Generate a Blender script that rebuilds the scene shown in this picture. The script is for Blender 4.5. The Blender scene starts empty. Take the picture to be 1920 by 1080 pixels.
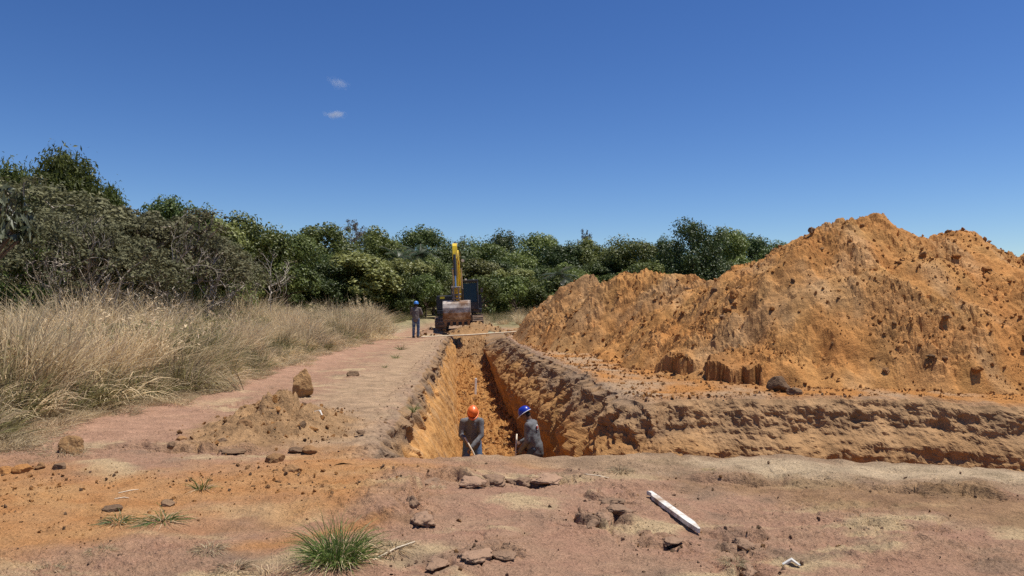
import bpy, bmesh, math, random
import numpy as np
from mathutils import Vector, Matrix, Euler

# ---------------------------------------------------------------- camera, sky, sun, exposure
SC = bpy.context.scene
COL = SC.collection
CAM_H, FPX, HOR = 1.65, 1400.0, 568.0          # eye height (m), focal length and horizon of the 1920 px photograph

cam_d = bpy.data.cameras.new('camera')
cam_d.sensor_width = 36.0
cam_d.lens = FPX / 1920.0 * 36.0
cam_d.shift_y = (HOR - 540.0) / 1920.0
cam_d.clip_start, cam_d.clip_end = 0.1, 9000.0
cam = bpy.data.objects.new('camera', cam_d)
COL.objects.link(cam)
cam.location = (0, 0, CAM_H)
cam.rotation_euler = (math.radians(90), 0, 0)
SC.camera = cam

SUN_EL = math.radians(72.0)
SUN_AZ = math.radians(80.0)                     # clockwise from +Y (view direction): sun high on the right
world = bpy.data.worlds.new('World')
SC.world = world
world.use_nodes = True
wn = world.node_tree
for n in list(wn.nodes):
    wn.nodes.remove(n)
sky = wn.nodes.new('ShaderNodeTexSky')
sky.sky_type = 'NISHITA'
sky.sun_disc = False
sky.sun_elevation = SUN_EL
sky.sun_rotation = SUN_AZ
sky.altitude = 900.0
sky.air_density = 1.0
sky.dust_density = 0.35
sky.ozone_density = 4.0
bg = wn.nodes.new('ShaderNodeBackground')
bg.inputs['Strength'].default_value = 0.063
wo = wn.nodes.new('ShaderNodeOutputWorld')
hsv = wn.nodes.new('ShaderNodeHueSaturation')
hsv.inputs['Saturation'].default_value = 1.13
hsv.inputs['Hue'].default_value = 0.508
gam = wn.nodes.new('ShaderNodeGamma')
gam.inputs['Gamma'].default_value = 1.24
wn.links.new(sky.outputs[0], gam.inputs[0])
wn.links.new(gam.outputs[0], hsv.inputs['Color'])
wn.links.new(hsv.outputs[0], bg.inputs[0])
wn.links.new(bg.outputs[0], wo.inputs[0])

sd = bpy.data.lights.new('sun', 'SUN')
sd.energy = 5.0
sd.angle = math.radians(0.5)
sd.color = (1.0, 0.955, 0.88)
sun = bpy.data.objects.new('sun', sd)
COL.objects.link(sun)
S = Vector((math.sin(SUN_AZ) * math.cos(SUN_EL), math.cos(SUN_AZ) * math.cos(SUN_EL), math.sin(SUN_EL)))
sun.rotation_euler = S.to_track_quat('Z', 'Y').to_euler()
sun.location = (30, 0, 40)

SC.view_settings.view_transform = 'Standard'
SC.view_settings.look = 'None'
SC.view_settings.exposure = 0.16
SC.view_settings.gamma = 1.0
SC.view_settings.use_curve_mapping = False
SC.cycles.max_bounces = 6
SC.cycles.diffuse_bounces = 3
SC.cycles.transparent_max_bounces = 8
SC.cycles.use_denoising = False

# ---------------------------------------------------------------- helpers
RNG = np.random.RandomState(11)
random.seed(5)
_ang = RNG.rand(256, 256) * 2 * np.pi
_gx, _gy = np.cos(_ang), np.sin(_ang)
_val = RNG.rand(64, 64, 64) * 2 - 1


def n2(x, y, seed=0):
    x = np.asarray(x, float) + seed * 37.17
    y = np.asarray(y, float) + seed * 91.73
    xi = np.floor(x).astype(np.int64); yi = np.floor(y).astype(np.int64)
    xf = x - xi; yf = y - yi
    u = xf * xf * xf * (xf * (xf * 6 - 15) + 10); v = yf * yf * yf * (yf * (yf * 6 - 15) + 10)
    x0 = xi & 255; y0 = yi & 255; x1 = (x0 + 1) & 255; y1 = (y0 + 1) & 255
    a = _gx[x0, y0] * xf + _gy[x0, y0] * yf
    b = _gx[x1, y0] * (xf - 1) + _gy[x1, y0] * yf
    c = _gx[x0, y1] * xf + _gy[x0, y1] * (yf - 1)
    d = _gx[x1, y1] * (xf - 1) + _gy[x1, y1] * (yf - 1)
    return (a + u * (b - a) + v * ((c + u * (d - c)) - (a + u * (b - a)))) * 1.5


def fbm(x, y, octv=4, seed=0, gain=0.5, ridge=False):
    r = 0; amp = 1.0; f = 1.0
    for i in range(octv):
        q = n2(x * f, y * f, seed + i * 3)
        if ridge:
            q = 1 - 2 * np.abs(q)
        r = r + amp * q
        amp *= gain; f *= 2.03
    return r


def n3(x, y, z, seed=0):
    x = np.asarray(x, float) + seed * 7.31; y = np.asarray(y, float) + seed * 3.77; z = np.asarray(z, float) + seed * 5.13
    xi = np.floor(x).astype(np.int64); yi = np.floor(y).astype(np.int64); zi = np.floor(z).astype(np.int64)
    u = x - xi; v = y - yi; w = z - zi
    u = u * u * (3 - 2 * u); v = v * v * (3 - 2 * v); w = w * w * (3 - 2 * w)
    x0 = xi & 63; y0 = yi & 63; z0 = zi & 63; x1 = (x0 + 1) & 63; y1 = (y0 + 1) & 63; z1 = (z0 + 1) & 63
    V = _val
    a = V[x0, y0, z0] * (1 - u) + V[x1, y0, z0] * u
    b = V[x0, y1, z0] * (1 - u) + V[x1, y1, z0] * u
    c = V[x0, y0, z1] * (1 - u) + V[x1, y0, z1] * u
    d = V[x0, y1, z1] * (1 - u) + V[x1, y1, z1] * u
    return (a * (1 - v) + b * v) * (1 - w) + (c * (1 - v) + d * v) * w


def fbm3(x, y, z, octv=3, seed=0, gain=0.5):
    r = 0; amp = 1.0; f = 1.0
    for i in range(octv):
        r = r + amp * n3(x * f, y * f, z * f, seed + i * 2)
        amp *= gain; f *= 2.1
    return r


_wx, _wy, _wr = RNG.rand(256, 256), RNG.rand(256, 256), RNG.rand(256, 256)


def worley(x, y, seed=0):
    """distance to the nearest and second cell centre, and a random value of the cell"""
    x = np.asarray(x, float) + seed * 13.7; y = np.asarray(y, float) + seed * 29.3
    xi = np.floor(x).astype(np.int64); yi = np.floor(y).astype(np.int64)
    f1 = np.full(x.shape, 9.0); f2 = np.full(x.shape, 9.0); r = np.zeros(x.shape)
    for i in (-1, 0, 1):
        for j in (-1, 0, 1):
            cx = (xi + i) & 255; cy = (yi + j) & 255
            d = np.hypot(xi + i + _wx[cx, cy] - x, yi + j + _wy[cx, cy] - y)
            m = d < f1
            f2 = np.where(m, f1, np.minimum(f2, d)); r = np.where(m, _wr[cx, cy], r); f1 = np.where(m, d, f1)
    return f1, f2, r


def sstep(a, b, x):
    t = np.clip((x - a) / (b - a + 1e-12), 0, 1)
    return t * t * (3 - 2 * t)


def gp(px, py, z=0.0):
    """point at height z that the photograph shows at pixel px, py"""
    D = (CAM_H - z) * FPX / (py - HOR)
    return ((px - 960.0) / FPX * D, D)


def at(px, py, D):
    return ((px - 960.0) / FPX * D, D, CAM_H - (py - HOR) / FPX * D)


def poly_sdf(X, Y, poly):
    """signed distance to a polygon, positive inside"""
    d = np.full(X.shape, 1e9); inside = np.zeros(X.shape, bool)
    n = len(poly)
    for i in range(n):
        ax, ay = poly[i]; bx, by = poly[(i + 1) % n]
        ex, ey = bx - ax, by - ay
        t = np.clip(((X - ax) * ex + (Y - ay) * ey) / (ex * ex + ey * ey + 1e-12), 0, 1)
        d = np.minimum(d, (X - ax - t * ex) ** 2 + (Y - ay - t * ey) ** 2)
        c = ((ay > Y) != (by > Y)) & (X < (bx - ax) * (Y - ay) / (by - ay + 1e-12) + ax)
        inside ^= c
    d = np.sqrt(d)
    return np.where(inside, d, -d)


def line_sd(X, Y, pts):
    """distance to an open polyline, the side (positive = left of travel) and the run along it 0..1"""
    best = np.full(X.shape, 1e9); side = np.zeros(X.shape); run = np.zeros(X.shape)
    n = len(pts) - 1
    for i in range(n):
        ax, ay = pts[i]; bx, by = pts[i + 1]
        ex, ey = bx - ax, by - ay
        t = np.clip(((X - ax) * ex + (Y - ay) * ey) / (ex * ex + ey * ey + 1e-12), 0, 1)
        d = np.hypot(X - ax - t * ex, Y - ay - t * ey)
        s = np.sign(ex * (Y - ay) - ey * (X - ax))
        m = d < best
        best = np.where(m, d, best); side = np.where(m, s, side); run = np.where(m, (i + t) / n, run)
    return best, side, run


# ---------------------------------------------------------------- materials
MATS = {}


def new_mat(name):
    m = bpy.data.materials.new(name)
    m.use_nodes = True
    nt = m.node_tree
    return m, nt, nt.nodes['Principled BSDF']


def nd(nt, typ, **kw):
    n = nt.nodes.new(typ)
    for k, v in kw.items():
        if k in n.inputs:
            n.inputs[k].default_value = v
        else:
            setattr(n, k, v)
    return n


def soil_mat(name, rough=0.95, fine=90.0, bump=0.5, speck=0.35):
    """soil: colour from the zone attribute, varied by grain; relief from two noises"""
    if name in MATS:
        return MATS[name]
    m, nt, b = new_mat(name)
    L = nt.links.new
    tc = nd(nt, 'ShaderNodeTexCoord')
    at_ = nd(nt, 'ShaderNodeAttribute', attribute_name='Col')
    nz = nd(nt, 'ShaderNodeTexNoise', Scale=fine, Detail=5.0, Roughness=0.65)
    nb = nd(nt, 'ShaderNodeTexNoise', Scale=fine * 0.13, Detail=6.0, Roughness=0.6)
    L(tc.outputs['Object'], nz.inputs['Vector']); L(tc.outputs['Object'], nb.inputs['Vector'])
    mr = nd(nt, 'ShaderNodeMapRange'); mr.inputs[1].default_value = 0.3; mr.inputs[2].default_value = 0.7
    mr.inputs[3].default_value = 1 - speck; mr.inputs[4].default_value = 1 + speck
    L(nz.outputs['Fac'], mr.inputs[0])
    mr2 = nd(nt, 'ShaderNodeMapRange'); mr2.inputs[1].default_value = 0.3; mr2.inputs[2].default_value = 0.7
    mr2.inputs[3].default_value = 0.85; mr2.inputs[4].default_value = 1.13
    L(nb.outputs['Fac'], mr2.inputs[0])
    mu = nd(nt, 'ShaderNodeMath', operation='MULTIPLY'); L(mr.outputs[0], mu.inputs[0]); L(mr2.outputs[0], mu.inputs[1])
    vm = nd(nt, 'ShaderNodeVectorMath', operation='SCALE'); L(at_.outputs['Color'], vm.inputs[0]); L(mu.outputs[0], vm.inputs['Scale'])
    L(vm.outputs[0], b.inputs['Base Color'])
    b.inputs['Roughness'].default_value = rough
    b.inputs['Specular IOR Level'].default_value = 0.12
    bp = nd(nt, 'ShaderNodeBump', Strength=bump, Distance=0.02); L(nz.outputs['Fac'], bp.inputs['Height'])
    bp2 = nd(nt, 'ShaderNodeBump', Strength=bump, Distance=0.06); L(nb.outputs['Fac'], bp2.inputs['Height']); L(bp.outputs[0], bp2.inputs['Normal'])
    L(bp2.outputs[0], b.inputs['Normal'])
    MATS[name] = m
    return m


def clod_mat(name, c0, c1):
    """lumps of soil: a colour between two for each lump, with grain"""
    if name in MATS:
        return MATS[name]
    m, nt, b = new_mat(name)
    L = nt.links.new
    tc = nd(nt, 'ShaderNodeTexCoord'); oi = nd(nt, 'ShaderNodeObjectInfo')
    nz = nd(nt, 'ShaderNodeTexNoise', Scale=7.0, Detail=6.0, Roughness=0.65)
    L(tc.outputs['Object'], nz.inputs['Vector'])
    ad = nd(nt, 'ShaderNodeMath', operation='ADD'); L(nz.outputs['Fac'], ad.inputs[0]); L(oi.outputs['Random'], ad.inputs[1])
    sb = nd(nt, 'ShaderNodeMapRange'); sb.inputs[1].default_value = 0.35; sb.inputs[2].default_value = 1.65
    L(ad.outputs[0], sb.inputs[0])
    mx = nd(nt, 'ShaderNodeMix', data_type='RGBA')
    mx.inputs[6].default_value = (*c0, 1); mx.inputs[7].default_value = (*c1, 1)
    L(sb.outputs[0], mx.inputs[0]); L(mx.outputs[2], b.inputs['Base Color'])
    b.inputs['Roughness'].default_value = 0.95
    b.inputs['Specular IOR Level'].default_value = 0.1
    bp = nd(nt, 'ShaderNodeBump', Strength=0.7, Distance=0.12); L(nz.outputs['Fac'], bp.inputs['Height'])
    L(bp.outputs[0], b.inputs['Normal'])
    MATS[name] = m
    return m


def leaf_mat(name, dark, light, trans=0.25, rough=0.5, hue=0.5, spec=0.3):
    if name in MATS:
        return MATS[name]
    m, nt, b = new_mat(name)
    L = nt.links.new
    at_ = nd(nt, 'ShaderNodeAttribute', attribute_name='tint'); oi = nd(nt, 'ShaderNodeObjectInfo')
    mx = nd(nt, 'ShaderNodeMix', data_type='RGBA')
    mx.inputs[6].default_value = (*dark, 1); mx.inputs[7].default_value = (*light, 1)
    L(at_.outputs['Fac'], mx.inputs[0])
    hs = nd(nt, 'ShaderNodeHueSaturation')
    mr = nd(nt, 'ShaderNodeMapRange'); mr.inputs[3].default_value = 0.5 - 0.022 * hue * 2; mr.inputs[4].default_value = 0.5 + 0.018 * hue * 2
    L(oi.outputs['Random'], mr.inputs[0]); L(mr.outputs[0], hs.inputs['Hue'])
    mv = nd(nt, 'ShaderNodeMapRange'); mv.inputs[3].default_value = 0.72; mv.inputs[4].default_value = 1.3
    ml = nd(nt, 'ShaderNodeMath', operation='MULTIPLY'); ml.inputs[1].default_value = 7.37
    fr = nd(nt, 'ShaderNodeMath', operation='FRACT')
    L(oi.outputs['Random'], ml.inputs[0]); L(ml.outputs[0], fr.inputs[0]); L(fr.outputs[0], mv.inputs[0]); L(mv.outputs[0], hs.inputs['Value'])
    L(mx.outputs[2], hs.inputs['Color']); L(hs.outputs[0], b.inputs['Base Color'])
    b.inputs['Roughness'].default_value = rough
    b.inputs['Specular IOR Level'].default_value = spec
    tr = nd(nt, 'ShaderNodeBsdfTranslucent'); L(hs.outputs[0], tr.inputs['Color'])
    ms = nd(nt, 'ShaderNodeMixShader'); ms.inputs[0].default_value = trans
    L(b.outputs[0], ms.inputs[1]); L(tr.outputs[0], ms.inputs[2])
    L(ms.outputs[0], nt.nodes['Material Output'].inputs['Surface'])
    MATS[name] = m
    return m


def plain_mat(name, c, rough=0.6, metal=0.0, var=0.15, scale=12.0, bump=0.0, dirt=None, dirt_amt=0.5, spec=0.4):
    """painted or worn surface: base colour with mottling and an optional dusting of soil"""
    if name in MATS:
        return MATS[name]
    m, nt, b = new_mat(name)
    L = nt.links.new
    tc = nd(nt, 'ShaderNodeTexCoord')
    nz = nd(nt, 'ShaderNodeTexNoise', Scale=scale, Detail=6.0, Roughness=0.6)
    L(tc.outputs['Object'], nz.inputs['Vector'])
    mr = nd(nt, 'ShaderNodeMapRange'); mr.inputs[1].default_value = 0.3; mr.inputs[2].default_value = 0.7
    mr.inputs[3].default_value = 1 - var; mr.inputs[4].default_value = 1 + var
    L(nz.outputs['Fac'], mr.inputs[0])
    vm = nd(nt, 'ShaderNodeVectorMath', operation='SCALE'); vm.inputs[0].default_value = c; L(mr.outputs[0], vm.inputs['Scale'])
    out = vm.outputs[0]
    if dirt:
        n2_ = nd(nt, 'ShaderNodeTexNoise', Scale=scale * 0.35, Detail=7.0, Roughness=0.7)
        L(tc.outputs['Object'], n2_.inputs['Vector'])
        cr = nd(nt, 'ShaderNodeMapRange'); cr.inputs[1].default_value = 0.62 - 0.3 * dirt_amt; cr.inputs[2].default_value = 0.75 - 0.2 * dirt_amt
        L(n2_.outputs['Fac'], cr.inputs[0])
        mx = nd(nt, 'ShaderNodeMix', data_type='RGBA'); mx.inputs[7].default_value = (*dirt, 1)
        L(cr.outputs[0], mx.inputs[0]); L(out, mx.inputs[6]); out = mx.outputs[2]
    L(out, b.inputs['Base Color'])
    b.inputs['Roughness'].default_value = rough
    b.inputs['Metallic'].default_value = metal
    b.inputs['Specular IOR Level'].default_value = spec
    if bump:
        bp = nd(nt, 'ShaderNodeBump', Strength=bump, Distance=0.02); L(nz.outputs['Fac'], bp.inputs['Height']); L(bp.outputs[0], b.inputs['Normal'])
    MATS[name] = m
    return m


# ---------------------------------------------------------------- mesh builders
def np_mesh(name, V, F, smooth=True, cols=None, tint=None):
    """V (n,3) float, F (m,k) int with k = 3 or 4"""
    me = bpy.data.meshes.new(name)
    V = np.ascontiguousarray(V, np.float32); F = np.ascontiguousarray(F, np.int32)
    n, k = F.shape
    me.vertices.add(len(V)); me.vertices.foreach_set('co', V.ravel())
    me.loops.add(n * k); me.loops.foreach_set('vertex_index', F.ravel())
    me.polygons.add(n)
    me.polygons.foreach_set('loop_start', np.arange(0, n * k, k, dtype=np.int32))
    me.polygons.foreach_set('loop_total', np.full(n, k, np.int32))
    me.polygons.foreach_set('use_smooth', np.full(n, smooth, bool))
    if cols is not None:
        a = me.attributes.new('Col', 'FLOAT_COLOR', 'POINT')
        c4 = np.ones((len(V), 4), np.float32); c4[:, :3] = cols
        a.data.foreach_set('color', c4.ravel())
    if tint is not None:
        a = me.attributes.new('tint', 'FLOAT', 'POINT')
        a.data.foreach_set('value', np.ascontiguousarray(tint, np.float32))
    me.update(calc_edges=True)
    me.validate()
    return me


def grid_faces(nu, nv, keep=None):
    i = np.arange(nu - 1)[:, None] * nv + np.arange(nv - 1)[None, :]
    F = np.stack([i, i + nv, i + nv + 1, i + 1], -1).reshape(-1, 4)
    if keep is not None:
        F = F[keep.ravel()]
    return F


def link(name, me, mat=None, parent=None, loc=None, rot=None, scl=None):
    o = bpy.data.objects.new(name, me)
    COL.objects.link(o)
    if mat is not None and me is not None and len(me.materials) == 0:
        me.materials.append(mat)
    if parent is not None:
        o.parent = parent
    if loc is not None:
        o.location = loc
    if rot is not None:
        o.rotation_euler = rot
    if scl is not None:
        o.scale = scl if hasattr(scl, '__len__') else (scl, scl, scl)
    return o


def tag(o, label=None, cat=None, group=None, kind=None):
    if label: o['label'] = label
    if cat: o['category'] = cat
    if group: o['group'] = group
    if kind: o['kind'] = kind
    return o


def empty(name, loc=(0, 0, 0), rot=(0, 0, 0), scl=None):
    o = bpy.data.objects.new(name, None)
    COL.objects.link(o)
    o.empty_display_size = 0.2
    o.location = loc; o.rotation_euler = rot
    if scl is not None:
        o.scale = scl if hasattr(scl, '__len__') else (scl, scl, scl)
    return o


def copy_tree(src, loc, rot, scl):
    c = src.copy(); COL.objects.link(c)
    c.location = loc; c.rotation_euler = rot
    c.scale = scl if hasattr(scl, '__len__') else (scl, scl, scl)
    for ch in src.children:
        d = ch.copy(); COL.objects.link(d); d.parent = c
    return c


class MB:
    """collects solid shapes for one part"""
    def __init__(self):
        self.bm = bmesh.new()

    def box(self, c, s, rot=(0, 0, 0), bev=0.0):
        bm = self.bm
        r = bmesh.ops.create_cube(bm, size=1.0)
        vs = r['verts']
        if bev > 0:
            bmesh.ops.scale(bm, vec=s, verts=vs)
            es = list({e for v in vs for e in v.link_edges})
            rb = bmesh.ops.bevel(bm, geom=es, offset=bev, segments=2, affect='EDGES', profile=0.6)
            vs = list({v for f in rb['faces'] for v in f.verts} | {v for v in vs if v.is_valid})
        else:
            bmesh.ops.scale(bm, vec=s, verts=vs)
        M = Matrix.Translation(c) @ Euler(rot).to_matrix().to_4x4()
        bmesh.ops.transform(bm, matrix=M, verts=vs)
        return self

    def tube(self, pts, rad, seg=8, cap=True):
        bm = self.bm
        pts = [Vector(p) for p in pts]
        if not hasattr(rad, '__len__'):
            rad = [rad] * len(pts)
        rings = []
        up = Vector((0.13, 0.31, 0.94)).normalized()
        for i, p in enumerate(pts):
            t = (pts[min(i + 1, len(pts) - 1)] - pts[max(i - 1, 0)]).normalized()
            a = t.cross(up)
            if a.length < 1e-3:
                a = t.cross(Vector((1, 0, 0)))
            a.normalize(); b = t.cross(a)
            rings.append([bm.verts.new(p + (a * math.cos(2 * math.pi * k / seg) + b * math.sin(2 * math.pi * k / seg)) * rad[i]) for k in range(seg)])
        for i in range(len(pts) - 1):
            for k in range(seg):
                bm.faces.new((rings[i][k], rings[i][(k + 1) % seg], rings[i + 1][(k + 1) % seg], rings[i + 1][k]))
        if cap:
            bm.faces.new(rings[0][::-1]); bm.faces.new(rings[-1])
        return self

    def prism(self, prof, axis, a0, a1):
        """polygon prof (list of 2-tuples) swept along axis 'x' (prof = y,z), 'y' (x,z) or 'z' (x,y)"""
        bm = self.bm
        f = {'x': lambda p, a: (a, p[0], p[1]), 'y': lambda p, a: (p[0], a, p[1]), 'z': lambda p, a: (p[0], p[1], a)}[axis]
        A = [bm.verts.new(f(p, a0)) for p in prof]; B = [bm.verts.new(f(p, a1)) for p in prof]
        n = len(prof)
        for i in range(n):
            bm.faces.new((A[i], A[(i + 1) % n], B[(i + 1) % n], B[i]))
        bm.faces.new(A[::-1]); bm.faces.new(B)
        return self

    def ball(self, c, r, sub=2, scl=(1, 1, 1), rot=(0, 0, 0)):
        q = bmesh.ops.create_icosphere(self.bm, subdivisions=sub, radius=r)
        M = Matrix.Translation(c) @ Euler(rot).to_matrix().to_4x4() @ Matrix.Diagonal((*scl, 1))
        bmesh.ops.transform(self.bm, matrix=M, verts=q['verts'])
        return self

    def cone(self, p0, p1, r0, r1, seg=14):
        """capsule with two radii"""
        p0 = Vector(p0); p1 = Vector(p1)
        pts = []; rad = []
        ax = (p1 - p0)
        u = ax.normalized() if ax.length > 1e-6 else Vector((0, 0, 1))
        for k in (-90, -55, -25, 0):
            a = math.radians(k); pts.append(p0 + u * r0 * math.sin(a)); rad.append(max(r0 * math.cos(a), 1e-3))
        for k in (0, 25, 55, 90):
            a = math.radians(k); pts.append(p1 + u * r1 * math.sin(a)); rad.append(max(r1 * math.cos(a), 1e-3))
        return self.tube(pts, rad, seg)

    def mesh(self, name, smooth=False):
        bmesh.ops.recalc_face_normals(self.bm, faces=self.bm.faces)
        me = bpy.data.meshes.new(name)
        self.bm.to_mesh(me); self.bm.free()
        if smooth:
            me.polygons.foreach_set('use_smooth', np.ones(len(me.polygons), bool))
        return me

    def build(self, name, mat, parent=None, smooth=False, **kw):
        return link(name, self.mesh(name, smooth), mat, parent, **kw)


def scatter(name, sources, P, R, Sc, idx):
    """one object: points that carry instances of the source meshes (geometry nodes)"""
    coll = bpy.data.collections.new(name + '_shapes')
    for i, (me, mat) in enumerate(sources):
        if mat is not None and len(me.materials) == 0:
            me.materials.append(mat)
        o = bpy.data.objects.new('%s_shape_%02d' % (name, i), me)
        coll.objects.link(o)
    n = len(P)
    me = bpy.data.meshes.new(name)
    me.vertices.add(n); me.vertices.foreach_set('co', np.ascontiguousarray(P, np.float32).ravel())
    a = me.attributes.new('rot', 'FLOAT_VECTOR', 'POINT'); a.data.foreach_set('vector', np.ascontiguousarray(R, np.float32).ravel())
    a = me.attributes.new('scl', 'FLOAT_VECTOR', 'POINT'); a.data.foreach_set('vector', np.ascontiguousarray(Sc, np.float32).ravel())
    a = me.attributes.new('idx', 'INT', 'POINT'); a.data.foreach_set('value', np.ascontiguousarray(idx, np.int32))
    me.update()
    o = link(name, me)
    ng = bpy.data.node_groups.new(name + '_scatter', 'GeometryNodeTree')
    ng.interface.new_socket('Geometry', in_out='INPUT', socket_type='NodeSocketGeometry')
    ng.interface.new_socket('Geometry', in_out='OUTPUT', socket_type='NodeSocketGeometry')
    gi = ng.nodes.new('NodeGroupInput'); go = ng.nodes.new('NodeGroupOutput')
    ci = ng.nodes.new('GeometryNodeCollectionInfo')
    ci.inputs['Collection'].default_value = coll
    ci.inputs['Separate Children'].default_value = True
    ci.inputs['Reset Children'].default_value = True
    iop = ng.nodes.new('GeometryNodeInstanceOnPoints')
    iop.inputs['Pick Instance'].default_value = True

    def na(nm, typ):
        q = ng.nodes.new('GeometryNodeInputNamedAttribute'); q.data_type = typ; q.inputs['Name'].default_value = nm
        return q.outputs['Attribute']
    e2r = ng.nodes.new('FunctionNodeEulerToRotation')
    L = ng.links.new
    L(gi.outputs[0], iop.inputs['Points']); L(ci.outputs[0], iop.inputs['Instance'])
    L(na('idx', 'INT'), iop.inputs['Instance Index'])
    L(na('rot', 'FLOAT_VECTOR'), e2r.inputs[0]); L(e2r.outputs[0], iop.inputs['Rotation'])
    L(na('scl', 'FLOAT_VECTOR'), iop.inputs['Scale'])
    L(iop.outputs[0], go.inputs[0])
    md = o.modifiers.new('scatter', 'NODES'); md.node_group = ng
    return o

# ================================================================ TERRAIN
# soil colours (albedo)
ORANGE = np.array((0.42, 0.190, 0.058)); OCHRE = np.array((0.45, 0.238, 0.082)); DEEP = np.array((0.30, 0.135, 0.045))
MAUVE = np.array((0.33, 0.186, 0.118)); TAN = np.array((0.37, 0.25, 0.15)); GREY = np.array((0.185, 0.128, 0.085))
PALE = np.array((0.46, 0.35, 0.22)); UMBER = np.array((0.26, 0.155, 0.075)); REDP = np.array((0.37, 0.215, 0.138))
STRAWG = np.array((0.33, 0.25, 0.15)); GRASSG = np.array((0.20, 0.17, 0.085)); RUST = np.array((0.40, 0.17, 0.05))

LRIM = np.array([(7.5, -1.42), (8.2, -1.5), (10.4, -1.62), (13.4, -1.84), (18.9, -2.16), (32, -2.97), (40.5, -3.35)])
LFOOT = np.array([(7.5, -0.45), (12, -0.78), (19, -1.31), (30, -2.2), (36, -2.66), (40.5, -3.0)])
RRIM = [(-0.45, 40.5), (0.0, 32), (0.72, 25), (1.42, 18.9), (1.85, 14.2), (2.0, 13.0), (2.28, 12.5), (3.17, 12.85), (4.8, 12.8), (6.7, 12.7), (8.3, 12.05), (12, 11.6), (20, 11.0)]
RFOOT = [(-1.6, 40.5), (-0.9, 33), (-0.10, 25), (0.58, 18.9), (1.12, 14.2), (1.38, 12.6), (1.85, 11.75), (3.2, 11.55), (4.8, 11.5), (6.7, 11.35), (8.3, 10.7), (12, 10.2), (20, 9.6)]
NEAR = [(20, 5.8), (8, 6.75), gp(1920, 885), gp(1700, 872), gp(1500, 862), gp(1300, 854), gp(1090, 853), gp(900, 858), (-1.42, 7.95)]


def smooth_poly(pts, u):
    """Catmull-Rom through pts at parameters u"""
    P = np.array(pts, float); n = len(P)
    i = np.clip(np.floor(u).astype(int), 0, n - 2); t = (u - i)[:, None]
    p0 = P[np.clip(i - 1, 0, n - 1)]; p1 = P[i]; p2 = P[i + 1]; p3 = P[np.clip(i + 2, 0, n - 1)]
    return 0.5 * ((2 * p1) + (-p0 + p2) * t + (2 * p0 - 5 * p1 + 4 * p2 - p3) * t * t + (-p0 + 3 * p1 - 3 * p2 + p3) * t ** 3)


TRENCH = [(x, y) for y, x in LRIM[1:]] + [tuple(p) for p in smooth_poly(RRIM, np.linspace(0, len(RRIM) - 1, 4 * len(RRIM)))] + NEAR


def floor_z(Y):
    return np.interp(Y, [0, 22, 30, 35.5, 37.5, 39.6, 40.5], [-2.3, -2.3, -1.95, -1.6, -0.85, -0.15, 0.02])


LEDGES = [  # px polyline (in the photograph), height of the crust beyond it, its width
    ([(792, 988), (770, 962), (772, 930), (800, 905), (850, 902), (905, 908), (960, 912)], 0.07, 0.35),
    ([(985, 905), (1010, 906), (1060, 900), (1110, 893)], 0.05, 0.25),
    ([(1095, 925), (1118, 938), (1160, 940), (1190, 930)], 0.055, 0.22),
    ([(1072, 960), (1095, 982), (1130, 990), (1150, 975), (1195, 985)], 0.06, 0.2),
    ([(858, 1046), (905, 1046), (945, 1040), (990, 1044)], 0.04, 0.2),
    ([(795, 1062), (838, 1062), (850, 1050)], 0.04, 0.15),
    ([(1190, 1018), (1250, 1022), (1280, 1012)], 0.05, 0.2),
    ([(1340, 1020), (1378, 1030), (1400, 1010), (1450, 1004)], 0.06, 0.22),
    ([(1385, 1078), (1405, 1060), (1440, 1075)], 0.06, 0.2),
    ([(180, 838), (250, 842), (330, 846), (430, 850), (500, 842)], 0.06, 0.4),
    ([(395, 778), (450, 752), (500, 745)], 0.03, 0.3),
    ([(480, 727), (520, 726), (548, 722)], 0.05, 0.2),
    ([(690, 862), (735, 840), (760, 800), (772, 770)], 0.03, 0.3),
    ([(1240, 897), (1400, 902), (1520, 908), (1650, 920), (1800, 930), (1919, 942)], 0.05, 0.6),
    ([(1560, 978), (1680, 985), (1800, 1000)], 0.03, 0.3),
    ([(1150, 925), (1240, 915), (1300, 916)], 0.025, 0.25),
]
LEDGES_W = [([gp(*p) for p in pts], a, w) for pts, a, w in LEDGES]
PILE = gp(520, 800); PILE2 = gp(560, 770)


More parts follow.
